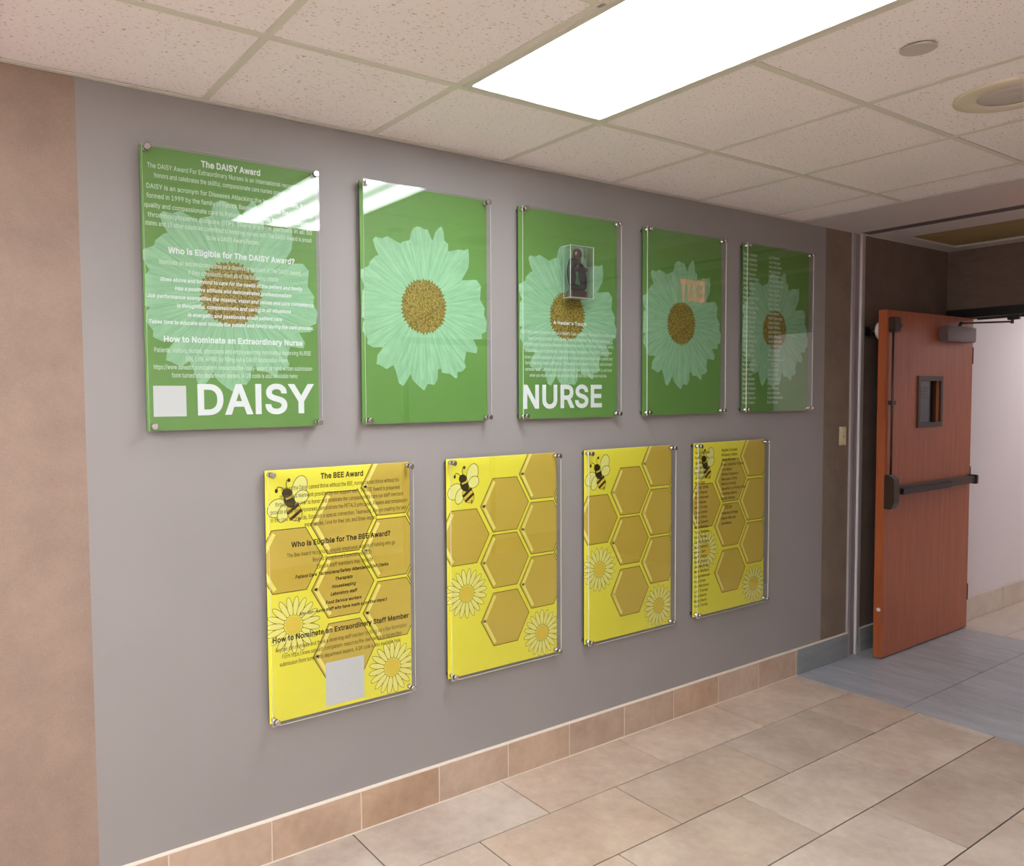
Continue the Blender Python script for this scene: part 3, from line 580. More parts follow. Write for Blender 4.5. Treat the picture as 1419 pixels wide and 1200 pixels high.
def clip(poly, u0=0, u1=1, v0=0, v1=1):
    for ax, lim, sg in ((0, u0, 1), (0, u1, -1), (1, v0, 1), (1, v1, -1)):
        out = []
        for i in range(len(poly)):
            p, q = poly[i-1], poly[i]
            ip, iq = (p[ax]-lim)*sg >= 0, (q[ax]-lim)*sg >= 0
            if ip != iq:
                k = (lim-p[ax])/(q[ax]-p[ax]); out.append((p[0]+k*(q[0]-p[0]), p[1]+k*(q[1]-p[1])))
            if iq: out.append(q)
        poly = out
        if not poly: return []
    return poly
class Art:
    """flat print: polygons in sheet fractions (u right, v up) set just proud of the sheet"""
    def __init__(s, w, h): s.w, s.h, s.bm, s.mats, s.n = w, h, bmesh.new(), [], 0
    def mi(s, m):
        if m not in s.mats: s.mats.append(m)
        return s.mats.index(m)
    def poly(s, pts, mat, lay, metric=False):
        if metric: pts = [(a/s.w, b/s.h) for a, b in pts]
        pts = clip(pts)
        if len(pts) < 3: return
        vs = [s.bm.verts.new((lay*.00004, u*s.w, v*s.h)) for u, v in pts]
        f = s.bm.faces.new(vs); f.normal_update()
        if f.normal.x < 0: f.normal_flip()
        f.material_index = s.mi(mat)
    def stroke(s, pts, wd, mat, lay, closed=False):
        P = [Vector((u*s.w, v*s.h)) for u, v in pts]; n = len(P)
        for i in range(n if closed else n-1):
            a, b = P[i], P[(i+1) % n]; d = b-a
            if d.length < 1e-6: continue
            d.normalize(); q = Vector((-d.y, d.x))*wd/2; e = d*wd*.3
            s.poly([tuple(a-e+q), tuple(a-e-q), tuple(b+e-q), tuple(b+e+q)], mat, lay, True)
    def ell(s, c, ra, rb, ang, mat, lay, n=22, outline=None, ow=.002):
        cx, cy = c[0]*s.w, c[1]*s.h; ca, sa = math.cos(ang), math.sin(ang)
        pts = [(cx+ra*math.cos(t)*ca-rb*math.sin(t)*sa, cy+ra*math.cos(t)*sa+rb*math.sin(t)*ca) for t in [2*math.pi*k/n for k in range(n)]]
        if outline:
            o2 = [(cx+(ra+ow)*math.cos(t)*ca-(rb+ow)*math.sin(t)*sa, cy+(ra+ow)*math.cos(t)*sa+(rb+ow)*math.sin(t)*ca) for t in [2*math.pi*k/n for k in range(n)]]
            s.poly(o2, outline, lay-.5, True)
        s.poly(pts, mat, lay, True)
    def done(s, name, parent, shift=None):
        bmesh.ops.triangulate(s.bm, faces=[f for f in s.bm.faces if len(f.verts) > 4])
        off = Vector((0, 0, 0))
        if shift:
            off = Vector((0, shift[0]*s.w, shift[1]*s.h))
            for v in s.bm.verts: v.co -= off
        return bmobj(name, s.bm, s.mats, parent, off)

SIL = [(0.37,0.785),(0.379,0.814),(0.40,0.836),(0.428,0.844),(0.46,0.842),(0.483,0.835),(0.51,0.837),(0.541,0.796),(0.55,0.792),(0.568,0.827),(0.60,0.850),(0.623,0.858),(0.64,0.832),(0.643,0.798),(0.674,0.786),(0.675,0.752),(0.71,0.757),(0.753,0.766),(0.809,0.765),(0.843,0.775),(0.85,0.728),(0.842,0.688),(0.784,0.63),(0.864,0.637),(0.912,0.639),(0.95,0.613),(0.94,0.552),(0.982,0.513),(0.974,0.483),(1.001,0.453),(0.992,0.407),(0.953,0.396),(0.957,0.373),(0.879,0.369),(0.917,0.33),(0.907,0.307),(0.821,0.313),(0.802,0.268),(0.816,0.243),(0.782,0.223),(0.744,0.222),(0.74,0.193),(0.725,0.193),(0.679,0.212),(0.615,0.217),(0.606,0.236),(0.583,0.231),(0.578,0.187),(0.551,0.163),(0.497,0.168),(0.47,0.138),(0.426,0.158),(0.383,0.182),(0.363,0.211),(0.331,0.177),(0.305,0.158),(0.272,0.172),(0.251,0.224),(0.234,0.248),(0.181,0.23),(0.132,0.247),(0.107,0.251),(0.116,0.288),(0.158,0.322),(0.084,0.32),(0.044,0.333),(0.045,0.356),(0.009,0.388),(0.015,0.424),(0.036,0.436),(0.007,0.442),(0.013,0.552),(0.034,0.567),(0.003,0.606),(0.004,0.638),(0.06,0.655),(0.069,0.674),(0.11,0.699),(0.134,0.705),(0.11,0.731),(0.092,0.766),(0.112,0.779),(0.16,0.775),(0.202,0.787),(0.268,0.769),(0.301,0.762),(0.31,0.771),(0.361,0.78)]
CU, CV = .477, .503
def daisy_art(w, h, parent):
    a = Art(w, h)
    a.poly(SIL, M['petal'], 1)
    for u, v in ((.365, .78), (.545, .794), (.675, .752), (.784, .63), (.945, .56), (.957, .38), (.83, .33), (.80, .255), (.61, .225), (.495, .168), (.363, .211), (.24, .245), (.155, .322), (.02, .43), (.02, .56), (.06, .655), (.13, .70), (.27, .768), (.45, .70), (.90, .47), (.05, .37)):
        p = Vector(((u-CU)*w, (v-CV)*h)); q = Vector((-p.y, p.x)).normalized()*.0011
        c = Vector((CU*w, CV*h)); i = c+p.normalized()*.09; o = c+p*.97
        a.poly([tuple(i+q*.4), tuple(i-q*.4), tuple(o-q), tuple(o+q)], M['petal_line'], 2, True)
    n = 90; rr = random.Random(3); rx, ry = .1775*w, .1175*h
    pts = []
    for k in range(n):
        t = 2*math.pi*k/n; f = 1.05 if k % 2 else .94; f += rr.uniform(-.04, .03)
        pts.append((CU*w+rx*f*math.cos(t), CV*h+ry*f*math.sin(t)))
    a.poly(pts, M['core_rim'], 3, True)
    a.poly([(CU*w+rx*.93*math.cos(2*math.pi*k/40), CV*h+ry*.93*math.sin(2*math.pi*k/40)) for k in range(40)], M['core'], 4, True)
    return a.done('daisy_print', parent, (CU, CV))
def hexpts(cu, cv, ru, rv, w, h):
    return [(cu-ru, cv), (cu-ru*.5, cv+rv), (cu+ru*.5, cv+rv), (cu+ru, cv), (cu+ru*.5, cv-rv), (cu-ru*.5, cv-rv)]
def honey_art(w, h, parent):
    for cu, cv in ((.507, .770), (.505, .505), (.508, .230), (.145, .638), (.858, .906), (.858, .638), (.860, .372), (1.195, .774), (1.195, .506)):
        a = Art(w, h); hp = hexpts(cu, cv, .219, .1255, w, h); a.poly(hp, M['honey'], 1); a.stroke(hp, .0030, M['ink_line'], 3, True)
        a.stroke([(cu-.098, cv+.108), (cu-.190, cv), (cu-.098, cv-.108)], .014, M['shine'], 2)
        a.done('honeycomb_cell', parent)
    for (fu, fv), ph in (((.164, .377), .1), ((.852, .115), .25)):
        n = 19; a = Art(w, h)
        for k in range(n):
            t = 2*math.pi*k/n+ph; rad = .067; ec = (fu+rad*math.cos(t)/w, fv+rad*math.sin(t)/h)
            a.ell(ec, .033, .0098, t, M['petal_y'], 4.5+(k % 2)*.8, 14, M['ink_dark'], .0017)
        a.ell((fu, fv), .031, .031, 0, M['core_y'], 6.5)
        a.done('flower_print', parent)
    a = Art(w, h); K = M['ink_dark']
    for (u, v), ra, rb, an in (((.221, .926), .040, .026, 1.25), ((.072, .850), .036, .028, .6)):
        a.ell((u, v), ra, rb, an, M['wing'], 5, 22, K, .0022)
    a.ell((.231, .887), .027, .021, .5, M['wing'], 6, 22, K, .0022); a.ell((.113, .828), .032, .019, 1.15, M['wing'], 6, 22, K, .0022)
    ax = -.95
    a.ell((.184, .828), .032, .0250, ax, M['core_y'], 7, 24, K, .002)
    a.ell((.153, .874), .024, .017, ax, K, 7.6, 20, K, .002)
    a.ell((.138, .906), .019, .0175, 0, K, 8)
    for (u, v), L2, wd in (((.176, .842), .046, .011), ((.194, .818), .046, .011)):
        d = Vector((math.cos(ax+math.pi/2), math.sin(ax+math.pi/2)))*L2/2
        a.stroke([(u-d.x/w, v-d.y/h), (u+d.x/w, v+d.y/h)], wd, K, 9)
    a.stroke([(.134, .884), (.166, .890)], .007, M['core_y'], 9)
    a.stroke([(.210, .802), (.214, .788)], .004, K, 9); a.stroke([(.214, .804), (.226, .796)], .003, K, 9)
    a.stroke([(.130, .915), (.102, .930), (.082, .933), (.070, .920)], .0028, K, 8); a.ell((.071, .918), .0055, .0075, 0, K, 8)
    a.stroke([(.143, .918), (.133, .940), (.138, .955), (.150, .962)], .0028, K, 8); a.ell((.152, .957), .0055, .0065, 0, K, 8)
    a.done('bee_print', parent)

T_P1 = [
 ('T', .322, .662, .966, 'The DAISY Award'),
 ('l', .036, .978, .934, 'The DAISY Award For Extraordinary Nurses is an international recognition that'),
 ('l', .071, .935, .902, 'honors and celebrates the skillful, compassionate care nurses provide every day.'),
 ('l', .028, .980, .862, 'DAISY is an acronym for Diseases Attacking the Immune System. It was'),
 ('l', .029, .980, .829, 'formed in 1999 by the family of Patrick Barnes to recognize the exceptional'),
 ('l', .017, .982, .796, 'quality and compassionate care to Patients when he was treated for idiopathic'),
 ('l', .033, .975, .763, 'thrombocytopenic purpura (ITP). There are now partners in all 50'),
 ('l', .018, .970, .7335, 'states and 15 other countries committed to honoring nurses with The DAISY Award is proud'),
 ('l', .344, .648, .703, 'to be a DAISY Award Partner.'),
 ('h', .134, .861, .644, 'Who is Eligible for The DAISY Award?'),
 ('l', .085, .902, .601, 'Nominate an extraordinary nurse as a deserving recipient of The DAISY Award.'),
 ('l', .238, .759, .5705, 'If they consistently meet all of the following criteria:'),
 ('b', .088, .905, .540, 'Goes above and beyond to care for the needs of the patient and family'),
 ('b', .164, .835, .5105, 'Has a positive attitude and demonstrates professionalism'),
 ('b', .018, .976, .479, 'Job performance exemplifies the mission, vision and values and core competency'),
 ('b', .171, .830, .449, 'Is thoughtful, compassionate and caring in all situations'),
 ('b', .229, .774, .4175, 'Is energetic and passionate about patient care'),
 ('b', .022, .974, .388, 'Takes time to educate and include the patient and family during the care process.'),
 ('h', .097, .903, .328, 'How to Nominate an Extraordinary Nurse'),
 ('l', .046, .954, .288, 'Patients, visitors, nurses, physicians and employees may nominate a deserving NURSE'),
 ('l', .211, .805, .2585, '(RN, LVN, APRN) by filling out a DAISY Nomination Form'),
 ('l', .041, .960, .2275, 'https://www.sahealth.com/patient-resources/the-daisy-award, or hand written submission'),
 ('l', .136, .868, .198, 'form turned into department leaders. A QR code is also available here:'),
 ('B', .260, .969, .109, 'DAISY')]
T_P3 = [
 ('t', .333, .673, .468, "A Healer's Touch"),
 ('l', .025, .982, .4175, "Our Daisy award recipients receive a Healer's Touch sculpture. This exquisite sculpture was"),
 ('l', .084, .922, .3875, 'hand carved by artists of the Shona Tribe in Zimbabwe. The Shona healers are'),
 ('l', .047, .964, .359, 'affectionately regarded as treasures by those they care for and the well-being and safety'),
 ('l', .057, .946, .328, 'of the healers is of community-wide importance. Recipients of the DAISY award have'),
 ('l', .050, .955, .2975, 'shown acts of compassion or a relationship the nurses make memorable with a patient and'),
 ('l', .057, .952, .2695, 'family that truly made a difference. The healers touch award is a symbol and constant'),
 ('l', .056, .946, .239, 'reminder to all. Let them special nurses are and how important their work is, and how'),
 ('l', .100, .892, .210, 'when you impact one life you are impacting all the lives that person touches.'),
 ('B', .028, .851, .1065, 'NURSE')]
T_B1 = [
 ('T', .360, .658, .9645, 'The BEE Award'),
 ('l', .099, .921, .9255, 'Just as the Daisy cannot thrive without the BEE, nurses cannot thrive without the'),
 ('l', .090, .925, .894, 'miraculous teamwork provided by our support staff. The BEE Award is presented'),
 ('l', .062, .952, .8645, 'throughout the year to honor and celebrate the compassionate care our staff members'),
 ('l', .031, .983, .835, 'provide every day. Honorees demonstrate the PETALS principles. Passion and compassion'),
 ('l', .032, .976, .804, 'in the care we provide, Establish a special connection, Teamwork, Always creating the best'),
 ('l', .248, .757, .775, 'experiences, Love for their job, and Show respect.'),
 ('h', .160, .851, .6995, 'Who is Eligible for The BEE Award?'),
 ('l', .129, .885, .6585, 'The Bee Award recognizes hospital employees outside of nursing who go'),
 ('l', .296, .709, .629, 'Beyond Exceptional Expectations (BEE)'),
 ('l', .323, .717, .5985, 'Eligible staff members may include'),
 ('b', .180, .832, .568, 'Patient Care Technicians/Safety Attendants/Unit Clerks'),
 ('b', .446, .569, .5375, 'Therapists'),
 ('b', .424, .591, .507, 'Housekeeping'),
 ('b', .414, .599, .477, 'Laboratory staff'),
 ('b', .379, .631, .445, 'Food Service workers'),
 ('b', .201, .817, .4175, 'Any non-nurse staff who have made a positive impact'),
 ('h', .027, .984, .329, 'How to Nominate an Extraordinary Staff Member'),
 ('l', .044, .966, .2885, 'Anyone can nominate and thank a deserving staff member by filling out a Bee Nomination'),
 ('l', .087, .927, .2585, 'Form https://www.sahealth.com/patient-resources/the-bee-award, or handwritten'),
 ('l', .070, .920, .2285, 'submission form turned into department leaders. A QR code is also available here:')]
FIRST = 'Jean Mary Alma Kim Rosa Lena Amy Dana Erin Carla Tess Nora Beth Gail Ruth Ines Vera Joy Pam Sue Lori Mia Ada Eva Tina Kay Fay Ana Zoe Liz Jan Flor'.split()
LAST = 'McCabe Crane Reyes Garcia Carr Davis Witte Carson Burger Otero Garza Elders Rivera Baker Ortiz Gibbs Dunn Adams Salinas Cole Gomez Walters Valdez Cohen Martinez Wills Hanover Dorsey Menendez Mobley Dawson Torres'.split()
def names(n, seed):
    r_ = random.Random(seed); return [r_.choice(FIRST)+' '+r_.choice(LAST) for _ in range(n)]
CAPS = {'T': .0205, 'h': .0195, 'l': .0148, 'b': .0125, 't': .0150, 'B': .1010}
BOLD = {'T': .027, 'h': .027, 'l': .006, 'b': .024, 't': .018, 'B': .023}
def line_obj(s, a, b, z, cap, bold, shear, mat, parent, x=.0005):
    bm = bmesh.new(); put_text(bm, s, 0, b-a, 0, cap, bold, shear, 0)
    for f in bm.faces:
        f.normal_update()
        if f.normal.x < 0: f.normal_flip()
    return bmobj('text_line', bm, mat, parent, (x, a, z))
def lettering(lines, w, h, parent, mh, ml, capl=None):
    for k, a, b, v, s in lines:
        line_obj(s, a*w, b*w, v*h, (capl if k == 'l' and capl else CAPS[k]), BOLD[k], .2 if k == 'b' else 0, ml if k == 'l' else mh, parent)

# ------------------------------------------------------------------ posters
def standoff(parent, y, z, x1=.060):
    bm = bmesh.new()
    cyl(bm, (0, 0, 0), (.046, 0, 0), .0085); cyl(bm, (.056, 0, 0), (.058, 0, 0), .0085); cyl(bm, (.058, 0, 0), (.064, 0, 0), .0105); cyl(bm, (.064, 0, 0), (.0655, 0, 0), .0105, .0085)
    return bm
_so = standoff(None, 0, 0); SO_ME = bpy.data.meshes.new('standoff'); _so.to_mesh(SO_ME); _so.free(); SO_ME.materials.append(M['steel'])
def panel_acrylic(name, w, h, x0, x1, parent, face, edge):
    bm = bmesh.new(); addbox(bm, x0, x1, 0, w, 0, h)
    for f in bm.faces:
        if abs(f.normal.x) < .5: f.material_index = 1
    bm.normal_update()
    for f in bm.faces: f.material_index = 0 if abs(f.normal.x) > .5 else 1
    return bmobj(name, bm, [face, edge], parent)
def poster(kind, y0, y1, label):
    z0, z1 = (1.513, 2.388) if kind == 'g' else (.492, 1.366)
    w, h = y1-y0, z1-z0
    t = thing('wall_poster', (0, y0, z0), label, 'poster', 'green daisy posters in the upper row' if kind == 'g' else 'yellow bee posters in the lower row')
    sheet = link('printed_sheet', None, t) if False else None
    pr = M['print_green'] if kind == 'g' else M['print_yellow']
    bm = bmesh.new(); addbox(bm, .0165, .0220, 0, w, 0, h)
    bm.normal_update()
    for f in bm.faces: f.material_index = 0 if f.normal.x > .5 else 1
    sheet = bmobj('printed_sheet', bm, [pr, M['backing']], t)
    panel_acrylic('clear_panel', w, h, .0480, .0535, t, M['acrylic'], M['acrylic_edge'])
    for yy in (.014, w-.014):
        for zz in (.014, h-.014):
            link('standoff', SO_ME, t, (0, yy, zz))
    art = bpy.data.objects.new('x', None) if False else None
    return t, sheet, w, h
def on_sheet(sheet):
    return sheet
def shift_art(objs, dx):
    for o in objs: o.location.x += dx
def build_art(sheet, fn):
    before = set(sheet.children); fn(); 
    for o in sheet.children:
        if o not in before: o.location.x += .0221

green = [(.609, 1.189, 'green poster headed The DAISY Award, with large white word DAISY at the bottom'),
         (1.360, 1.928, 'green daisy poster without words reflecting the ceiling light at its top left'),
         (2.092, 2.664, 'green poster with large white word NURSE under the statue case'),
         (2.834, 3.411, 'green daisy poster without words between the NURSE poster and the names poster'),
         (3.583, 4.183, 'green poster with two columns of small white names, nearest the door')]
for i, (a, b, lb) in enumerate(green):
    t, sh, w, h = poster('g', a, b, lb)
    def fn():
        daisy_art(w, h, sh)
        if i == 0:
            lettering(T_P1, w, h, sh, M['ink_white'], M['ink_white2'])
            ar = Art(w, h); ar.poly([(.036, .050), (.210, .049), (.210, .160), (.036, .160)], M['sticker'], 9); ar.done('blank_sticker', sh)
        if i == 2: lettering(T_P3, w, h, sh, M['ink_white'], M['ink_white2'], .0145)
        if i == 4:
            WC = .0158
            for k, tx in enumerate(names(32, 5)): line_obj(tx, .012*w, (.03+WC*len(tx))*w, (.939-k*.02842)*h, .0150, .014, 0, M['ink_white2'], sh)
            for k, tx in enumerate(names(22, 9)): line_obj(tx, .378*w, (.395+WC*len(tx))*w, (.940-k*.02825)*h, .0150, .014, 0, M['ink_white2'], sh)
            for k, tx in enumerate(names(8, 12)): line_obj(tx, .375*w, (.392+WC*len(tx))*w, (.257-k*.0285)*h, .0150, .014, 0, M['ink_white2'], sh)
            line_obj('2024', .425*w, .530*w, .288*h, .020, .012, 0, M['ink_white2'], sh)
            ar = Art(w, h); ar.stroke([(.370, .3175), (.616, .3175)], .004, M['ink_white2'], 8); ar.done('rule_line', sh)
    build_art(sh, fn)
yellow = [(.985, 1.556, 'yellow poster headed The BEE Award, full of black text over honeycomb'),
          (1.724, 2.298, 'yellow honeycomb poster without text directly right of The BEE Award poster'),
          (2.461, 3.039, 'yellow honeycomb poster without text beside the names poster'),
          (3.203, 3.790, 'yellow honeycomb poster with two columns of small black names')]
for i, (a, b, lb) in enumerate(yellow):
    t, sh, w, h = poster('y', a, b, lb)
    def fn():
        honey_art(w, h, sh)
        if i == 0:
            lettering(T_B1, w, h, sh, M['ink_dark'], M['ink_dark2'])
            ar = Art(w, h); ar.poly([(.372, .0145), (.642, .0145), (.642, .1955), (.372, .1955)], M['sticker'], 9.5); ar.done('blank_sticker', sh)
        if i == 3:
            WC = .0152
            for k, tx in enumerate(names(32, 21)): line_obj(tx, .018*w, (.035+WC*len(tx))*w, (.945-k*.02855)*h, .0140, .014, 0, M['ink_dark'], sh)
            for k, tx in enumerate(['Kaylee Conwell', 'Kimberly Watts', 'Tanya Morrow', 'Erika Cabrera-Flores', 'Luis Mata', 'Athena Guerrero', 'Marques Cortis', 'Monica Powell', 'Jennifer La Porta Vela', 'Courtney Moore', 'Maria Santos']):
                line_obj(tx, .375*w, (.385+WC*len(tx))*w, (.950-k*.02850)*h, .0140, .014, 0, M['ink_dark'], sh)
            for k, tx in enumerate(['Yadarice Ortega', 'Alexis DeLuna', 'Joe Ramos']):
                line_obj(tx, .378*w, (.385+WC*len(tx))*w, (.577-k*.030)*h, .0140, .014, 0, M['ink_dark'], sh)
            line_obj('2024', .425*w, .526*w, .612*h, .020, .012, 0, M['ink_dark'], sh)
    build_art(sh, fn)

# ------------------------------------------------------------------ statue in its clear case
cy0, cy1, cz0, cz1, cx0, cx1 = 2.312, 2.447, 2.023, 2.243, .0535, .0905
t = thing('display_case', (.0535, 2.3795, cz0), 'clear acrylic display case mounted on the NURSE poster', 'case')
def casepanel(name, x0, x1, y0, y1, z0, z1):
    o = Vector((.0535, 2.3795, cz0)); bm = bmesh.new(); addbox(bm, x0-o.x, x1-o.x, y0-o.y, y1-o.y, z0-o.z, z1-o.z); bm.normal_update()
    d = (x1-x0, y1-y0, z1-z0); ax = d.index(min(d))
    for f in bm.faces: f.material_index = 0 if abs(f.normal[ax]) > .5 else 1
    return bmobj(name, bm, [M['case_side'], M['acrylic_edge']], t)
q = .003; cx1 = .098
casepanel('front_panel', cx1-q, cx1, cy0, cy1, cz0, cz1)
casepanel('side_panel', cx0, cx1-q, cy0, cy0+q, cz0, cz1)
casepanel('side_panel', cx0, cx1-q, cy1-q, cy1, cz0, cz1)
casepanel('top_panel', cx0, cx1-q, cy0+q, cy1-q, cz1-q, cz1)
casepanel('bottom_panel', cx0, cx1-q, cy0+q, cy1-q, cz0, cz0+q)
xs_ = .0745
st = thing('statue', (xs_, 2.372, cz0+q), 'small dark stone statue of an embracing figure on a brown base inside the clear case', 'statue')
bm = bmesh.new(); addbox(bm, -.016, .017, -.042, .042, 0, .030, .002); bmobj('statue_base', bm, M['brown_stone'], st)
def ellip(bm, c, r, rx=0, seg=20):
    bmesh.ops.create_uvsphere(bm, u_segments=seg, v_segments=14, radius=1, matrix=Matrix.Translation(c) @ Matrix.Rotation(rx, 4, 'X') @ Matrix.Diagonal((*r, 1)))
bm = bmesh.new()
ellip(bm, (0, -.034, .097), (.0155, .021, .062), .08); ellip(bm, (0, .032, .090), (.014, .019, .058), .18)
ellip(bm, (0, -.006, .142), (.0155, .044, .020), -.35); ellip(bm, (0, .0, .040), (.015, .038, .018), 0)
ellip(bm, (.003, .016, .118), (.0145, .036, .009), -.12); ellip(bm, (.004, -.034, .144), (.013, .017, .018), 0)
ellip(bm, (0, .004, .160), (.012, .014, .020), 0)
b = bmobj('figure_body', bm, M['rose'], st, smooth=True)
md = b.modifiers.new('join', 'REMESH'); md.mode = 'VOXEL'; md.voxel_size = .0018; md.use_smooth_shade = True
md = b.modifiers.new('soften', 'SMOOTH'); md.iterations = 6; md.factor = .5
bm = bmesh.new(); ellip(bm, (0, .0, .185), (.0165, .0235, .025), 0); ellip(bm, (.0160, -.004, .183), (.004, .004, .007), 0); bmobj('figure_head', bm, M['brown_stone'], st, smooth=True)
bm = bmesh.new(); ellip(bm, (.0095, .024, .124), (.008, .034, .0075), -.12); ellip(bm, (.0095, -.006, .132), (.008, .010, .010), 0); bmobj('folded_arms', bm, M['brown_stone'], st, smooth=True)

# ------------------------------------------------------------------ switch plate
t = thing('wall_switch', (0, 4.588, 1.352), 'cream switch plate on the brown wallpaper strip beside the metal joint cover', 'switch')
bm = bmesh.new(); addbox(bm, 0, .006, -.036, .036, -.058, .058, .003); bmobj('plate', bm, M['cream_plastic'], t)
bm = bmesh.new(); addbox(bm, .005, .009, -.012, .012, -.025, .025, .0015); bmobj('rocker', bm, M['cream_plastic'], t)
bm = bmesh.new(); cyl(bm, (.006, 0, -.002), (.0098, 0, -.002), .0045); cyl(bm, (.005, 0, .045), (.0068, 0, .045), .003); cyl(bm, (.005, 0, -.045), (.0068, 0, -.045), .003); bmobj('screw', bm, M['closer'], t)

# ------------------------------------------------------------------ open wooden door
dx0, dx1, dy0, dy1, dz0, dz1 = .107, .157, 4.778, 5.895, .010, 2.098
t = struct('door_1', (dx1, dy1, 0), 'open reddish wooden fire door with push bar and small window', 'door')
O = Vector((dx1, dy1, 0))
wy0, wy1, wz0, wz1 = 5.150, 5.470, 1.388, 1.710
bm = bmesh.new()
def ab(bm, x0, x1, y0, y1, z0, z1, bev=0, mi=0): addbox(bm, x0-O.x, x1-O.x, y0-O.y, y1-O.y, z0-O.z, z1-O.z, bev, mi)
i_ = .02
for qd in ((dy0+.004, wy0+i_, dz0, dz1), (wy1-i_, dy1, dz0, dz1), (wy0+i_, wy1-i_, dz0, wz0+i_), (wy0+i_, wy1-i_, wz1-i_, dz1)): ab(bm, dx0, dx1, *qd)
bmobj('door_leaf', bm, M['wood'], t)
bm = bmesh.new(); ab(bm, dx0, dx1-.0005, dy0, dy0+.005, dz0, dz1); bmobj('edge_strip', bm, M['wood_edge'], t)
bm = bmesh.new()
for xa, xb in ((dx1-.004, dx1+.010), (dx0-.010, dx0+.004)):
    for qd in ((wy0, wy1, wz1-.030, wz1), (wy0, wy1, wz0, wz0+.030), (wy0, wy0+.030, wz0+.03, wz1-.03), (wy1-.030, wy1, wz0+.03, wz1-.03)): ab(bm, xa, xb, *qd, .002)
fr = bmobj('window_frame', bm, M['bronze'], t)
bm = bmesh.new(); ab(bm, .130, .134, wy0+.02, wy1-.02, wz0+.02, wz1-.02); bmobj('window_glass', bm, M['door_glass'], t)
nt = box('notice_sheet', .122, .124, wy0+.065, wy1-.095, wz0+.025, wz1-.035, M['paper'], t)
bm = bmesh.new()
for z, dz in ((.085, .010), (.065, .012), (.045, .012), (.030, .004)): addbox(bm, .0012, .0018, -.07, .065, z, z+dz)
bmobj('red_print', bm, M['red_ink'], nt)
# push bar
bm = bmesh.new()
pr_ = [(.157, 0), (.157, .205), (.185, .205), (.210, .185), (.216, .14), (.216, .04), (.200, .0)]
vs0 = [bm.verts.new((x-O.x, 4.772+.0-O.y, .915+z)) for x, z in pr_]; vs1 = [bm.verts.new((x-O.x, 4.842-O.y, .915+z)) for x, z in pr_]
bm.faces.new(vs0); bm.faces.new(vs1[::-1])
for k in range(len(pr_)): bm.faces.new((vs0[k], vs1[k], vs1[(k+1) % len(pr_)], vs0[(k+1) % len(pr_)]))
bmesh.ops.recalc_face_normals(bm, faces=bm.faces[:]); bmesh.ops.bevel(bm, geom=bm.edges[:], offset=.004, segments=2, affect='EDGES')
pb = bmobj('push_bar_housing', bm, M['bronze'], t)
bm = bmesh.new(); ab(bm, .158, .206, 4.842, 5.86, 1.000, 1.048, .004); bmobj('push_bar_rail', bm, M['bronze'], t)
bm = bmesh.new(); ab(bm, .200, .222, 4.875, 5.50, .998, 1.036, .005); bmobj('touch_pad', bm, M['bar_pad'], t)
bm = bmesh.new(); ab(bm, .157, .216, 5.855, 5.885, .994, 1.054, .004); bmobj('end_cap', bm, M['black_frame'], t)
bm = bmesh.new(); cyl(bm, Vector((.172, 4.822, 1.11))-O, Vector((.172, 4.822, 1.98))-O, .0065, seg=14); bmobj('vertical_rod', bm, M['bronze'], t)
bm = bmesh.new(); ab(bm, .157, .184, 4.800, 4.850, 1.535, 1.560, .003); bmobj('rod_guide', bm, M['bronze'], t)
bm = bmesh.new(); ab(bm, .157, .198, 4.788, 4.862, 1.965, 2.055, .006); lt = bmobj('top_latch', bm, M['bronze'], t)
bm = bmesh.new(); cyl(bm, Vector((.175, 4.868, 2.005))-O, Vector((.200, 4.868, 2.005))-O, .012, seg=16); bmobj('latch_bolt', bm, M['closer'], t)
bm = bmesh.new(); ab(bm, .157, .215, 5.405, 5.805, 1.930, 2.028, .006); bmobj('closer_body', bm, M['closer'], t)
bm = bmesh.new()
A = Vector((.195, 5.60, 2.028)); B_ = Vector((.200, 5.62, 2.050)); C_ = Vector((.400, 5.855, 2.056)); 
cyl(bm, A-O, B_-O+Vector((0, 0, .004)), .010, seg=14); cyl(bm, B_-O, C_-O, .0060, seg=12)
cyl(bm, Vector((.400, 5.855, 2.044))-O, Vector((.400, 5.855, 2.074))-O, .009, seg=14)
bmobj('closer_arm', bm, M['bronze'], t)
bm = bmesh.new(); ab(bm, .375, .440, 5.842, 5.872, 2.068, 2.098, .002); bmobj('arm_bracket', bm, M['black_frame'], t)
bm = bmesh.new(); cyl(bm, Vector((.137, dy0-.004, .302))-O, Vector((.137, dy0+.001, .302))-O, .011, seg=18); bmobj('edge_button', bm, M['white_plastic'], t)
bm = bmesh.new()
for z in (.25, 1.05, 1.85): cyl(bm, Vector((dx1-.004, dy1+.004, z-.055))-O, Vector((dx1-.004, dy1+.004, z+.055))-O, .008, seg=14)
bmobj('hinge', bm, M['bronze'], t)

# door frame
tf = struct('door_2', (.7, YE, 0), 'black metal frame around the open doorway', 'door frame')
bm = bmesh.new(); O2 = Vector((.7, YE, 0))
def fb(bm, x0, x1, y0, y1, z0, z1, bev=.002): addbox(bm, x0-O2.x, x1-O2.x, y0-O2.y, y1-O2.y, z0, z1, bev)
fb(bm, -.005, 1.61, 5.874, 5.999, 2.106, 2.163); fb(bm, .165, 1.51, 5.925, 5.965, 2.090, 2.107)
bmobj('frame_head', bm, M['black_frame'], tf)
for a, b in ((.086, .105), (1.51, 1.565)):
    bm = bmesh.new(); fb(bm, a, b, 5.915 if a < 1 else 5.874, 6.02, 0, 2.106); bmobj('frame_jamb', bm, M['black_frame'], tf)

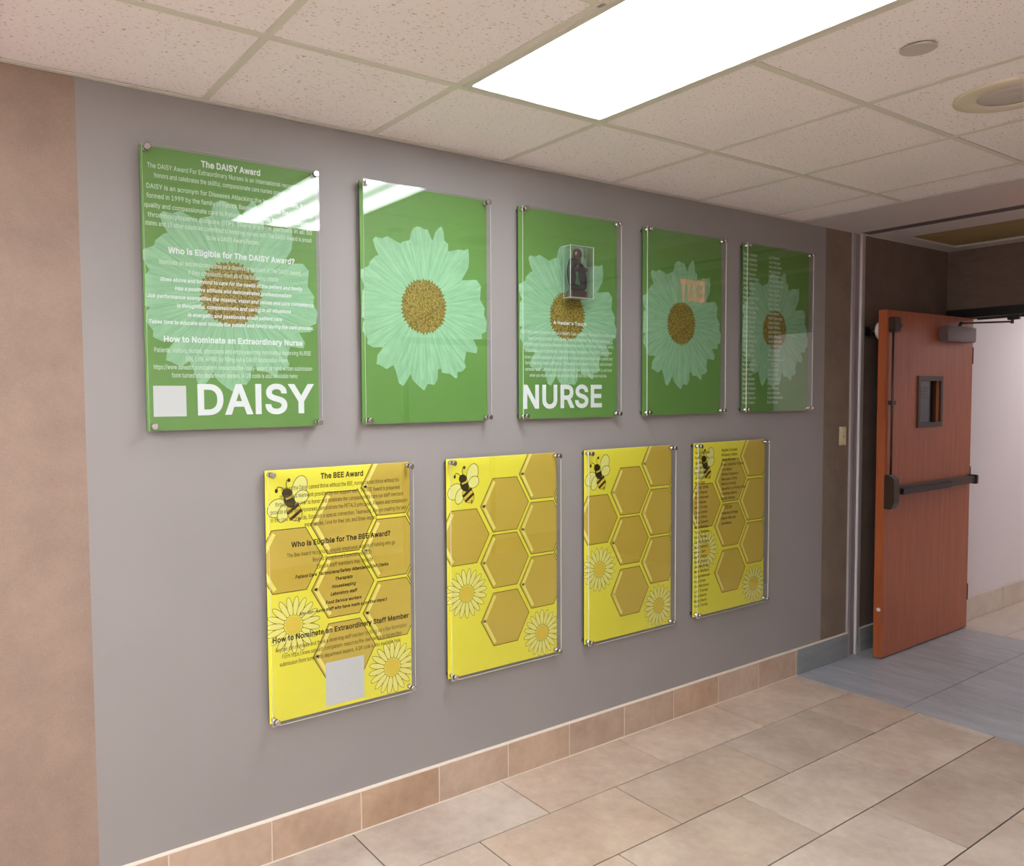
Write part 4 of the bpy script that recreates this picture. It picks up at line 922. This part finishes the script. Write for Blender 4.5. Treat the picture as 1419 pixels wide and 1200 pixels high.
# magnetic holder between wall and door
th = thing('door_holder', (-.01, 4.842, 1.982), 'white round magnetic door holder on the wall behind the wooden door', 'door holder')
bm = bmesh.new(); cyl(bm, (0, 0, 0), (.018, 0, 0), .030, seg=28); cyl(bm, (.018, 0, 0), (.085, 0, 0), .014, seg=24); bmobj('magnet_arm', bm, M['black_frame'], th)
bm = bmesh.new(); cyl(bm, (.088, 0, 0), (.104, 0, 0), .052, .044, seg=28); cyl(bm, (.104, 0, 0), (.1165, 0, 0), .022, seg=20); bmobj('magnet_plate', bm, M['white_plastic'], th)

# ------------------------------------------------------------------ things seen only as reflections in the posters
t = thing('exit_sign', (1.20, 4.55, 2.33), 'cream ceiling-hung exit sign with glowing red letters, seen reflected in a green poster', 'exit sign')
bm = bmesh.new(); addbox(bm, -.022, .022, -.165, .165, -.10, .10, .006); bmobj('sign_box', bm, M['cream_plastic'], t)
bm = bmesh.new(); cyl(bm, (0, 0, .10), (0, 0, H-2.33), .010); cyl(bm, (0, 0, H-2.33-.012), (0, 0, H-2.33), .05); bmobj('hanger', bm, M['cream_plastic'], t)
for sg in (1, -1):
    lo = line_obj('EXIT', -.135, .135, 0, .150, .03, 0, M['exit_red'], t, .0226*sg)
    lo.name = 'exit_letters'; lo.location.y = -.135*sg; lo.rotation_euler.z = 0 if sg > 0 else math.pi
t = struct('door_3', (XR, 4.3, 0), 'pale closed door in the cream wall facing the posters', 'door')
box('door_leaf', XR-.03, XR, 3.85, 4.80, .01, 2.10, M['white_wall'], t, .003)
box('frame_jamb', XR-.04, XR, 3.79, 3.85, 0, 2.16, M['closer'], t); box('frame_jamb', XR-.04, XR, 4.80, 4.86, 0, 2.16, M['closer'], t)
box('frame_head', XR-.04, XR, 3.85, 4.80, 2.10, 2.16, M['closer'], t)
bm = bmesh.new(); cyl(bm, (-.03, -.38, 1.0), (-.08, -.38, 1.0), .010); cyl(bm, (-.08, -.38, 1.0), (-.08, -.26, 1.0), .010); bmobj('door_handle', bm, M['steel'], t)
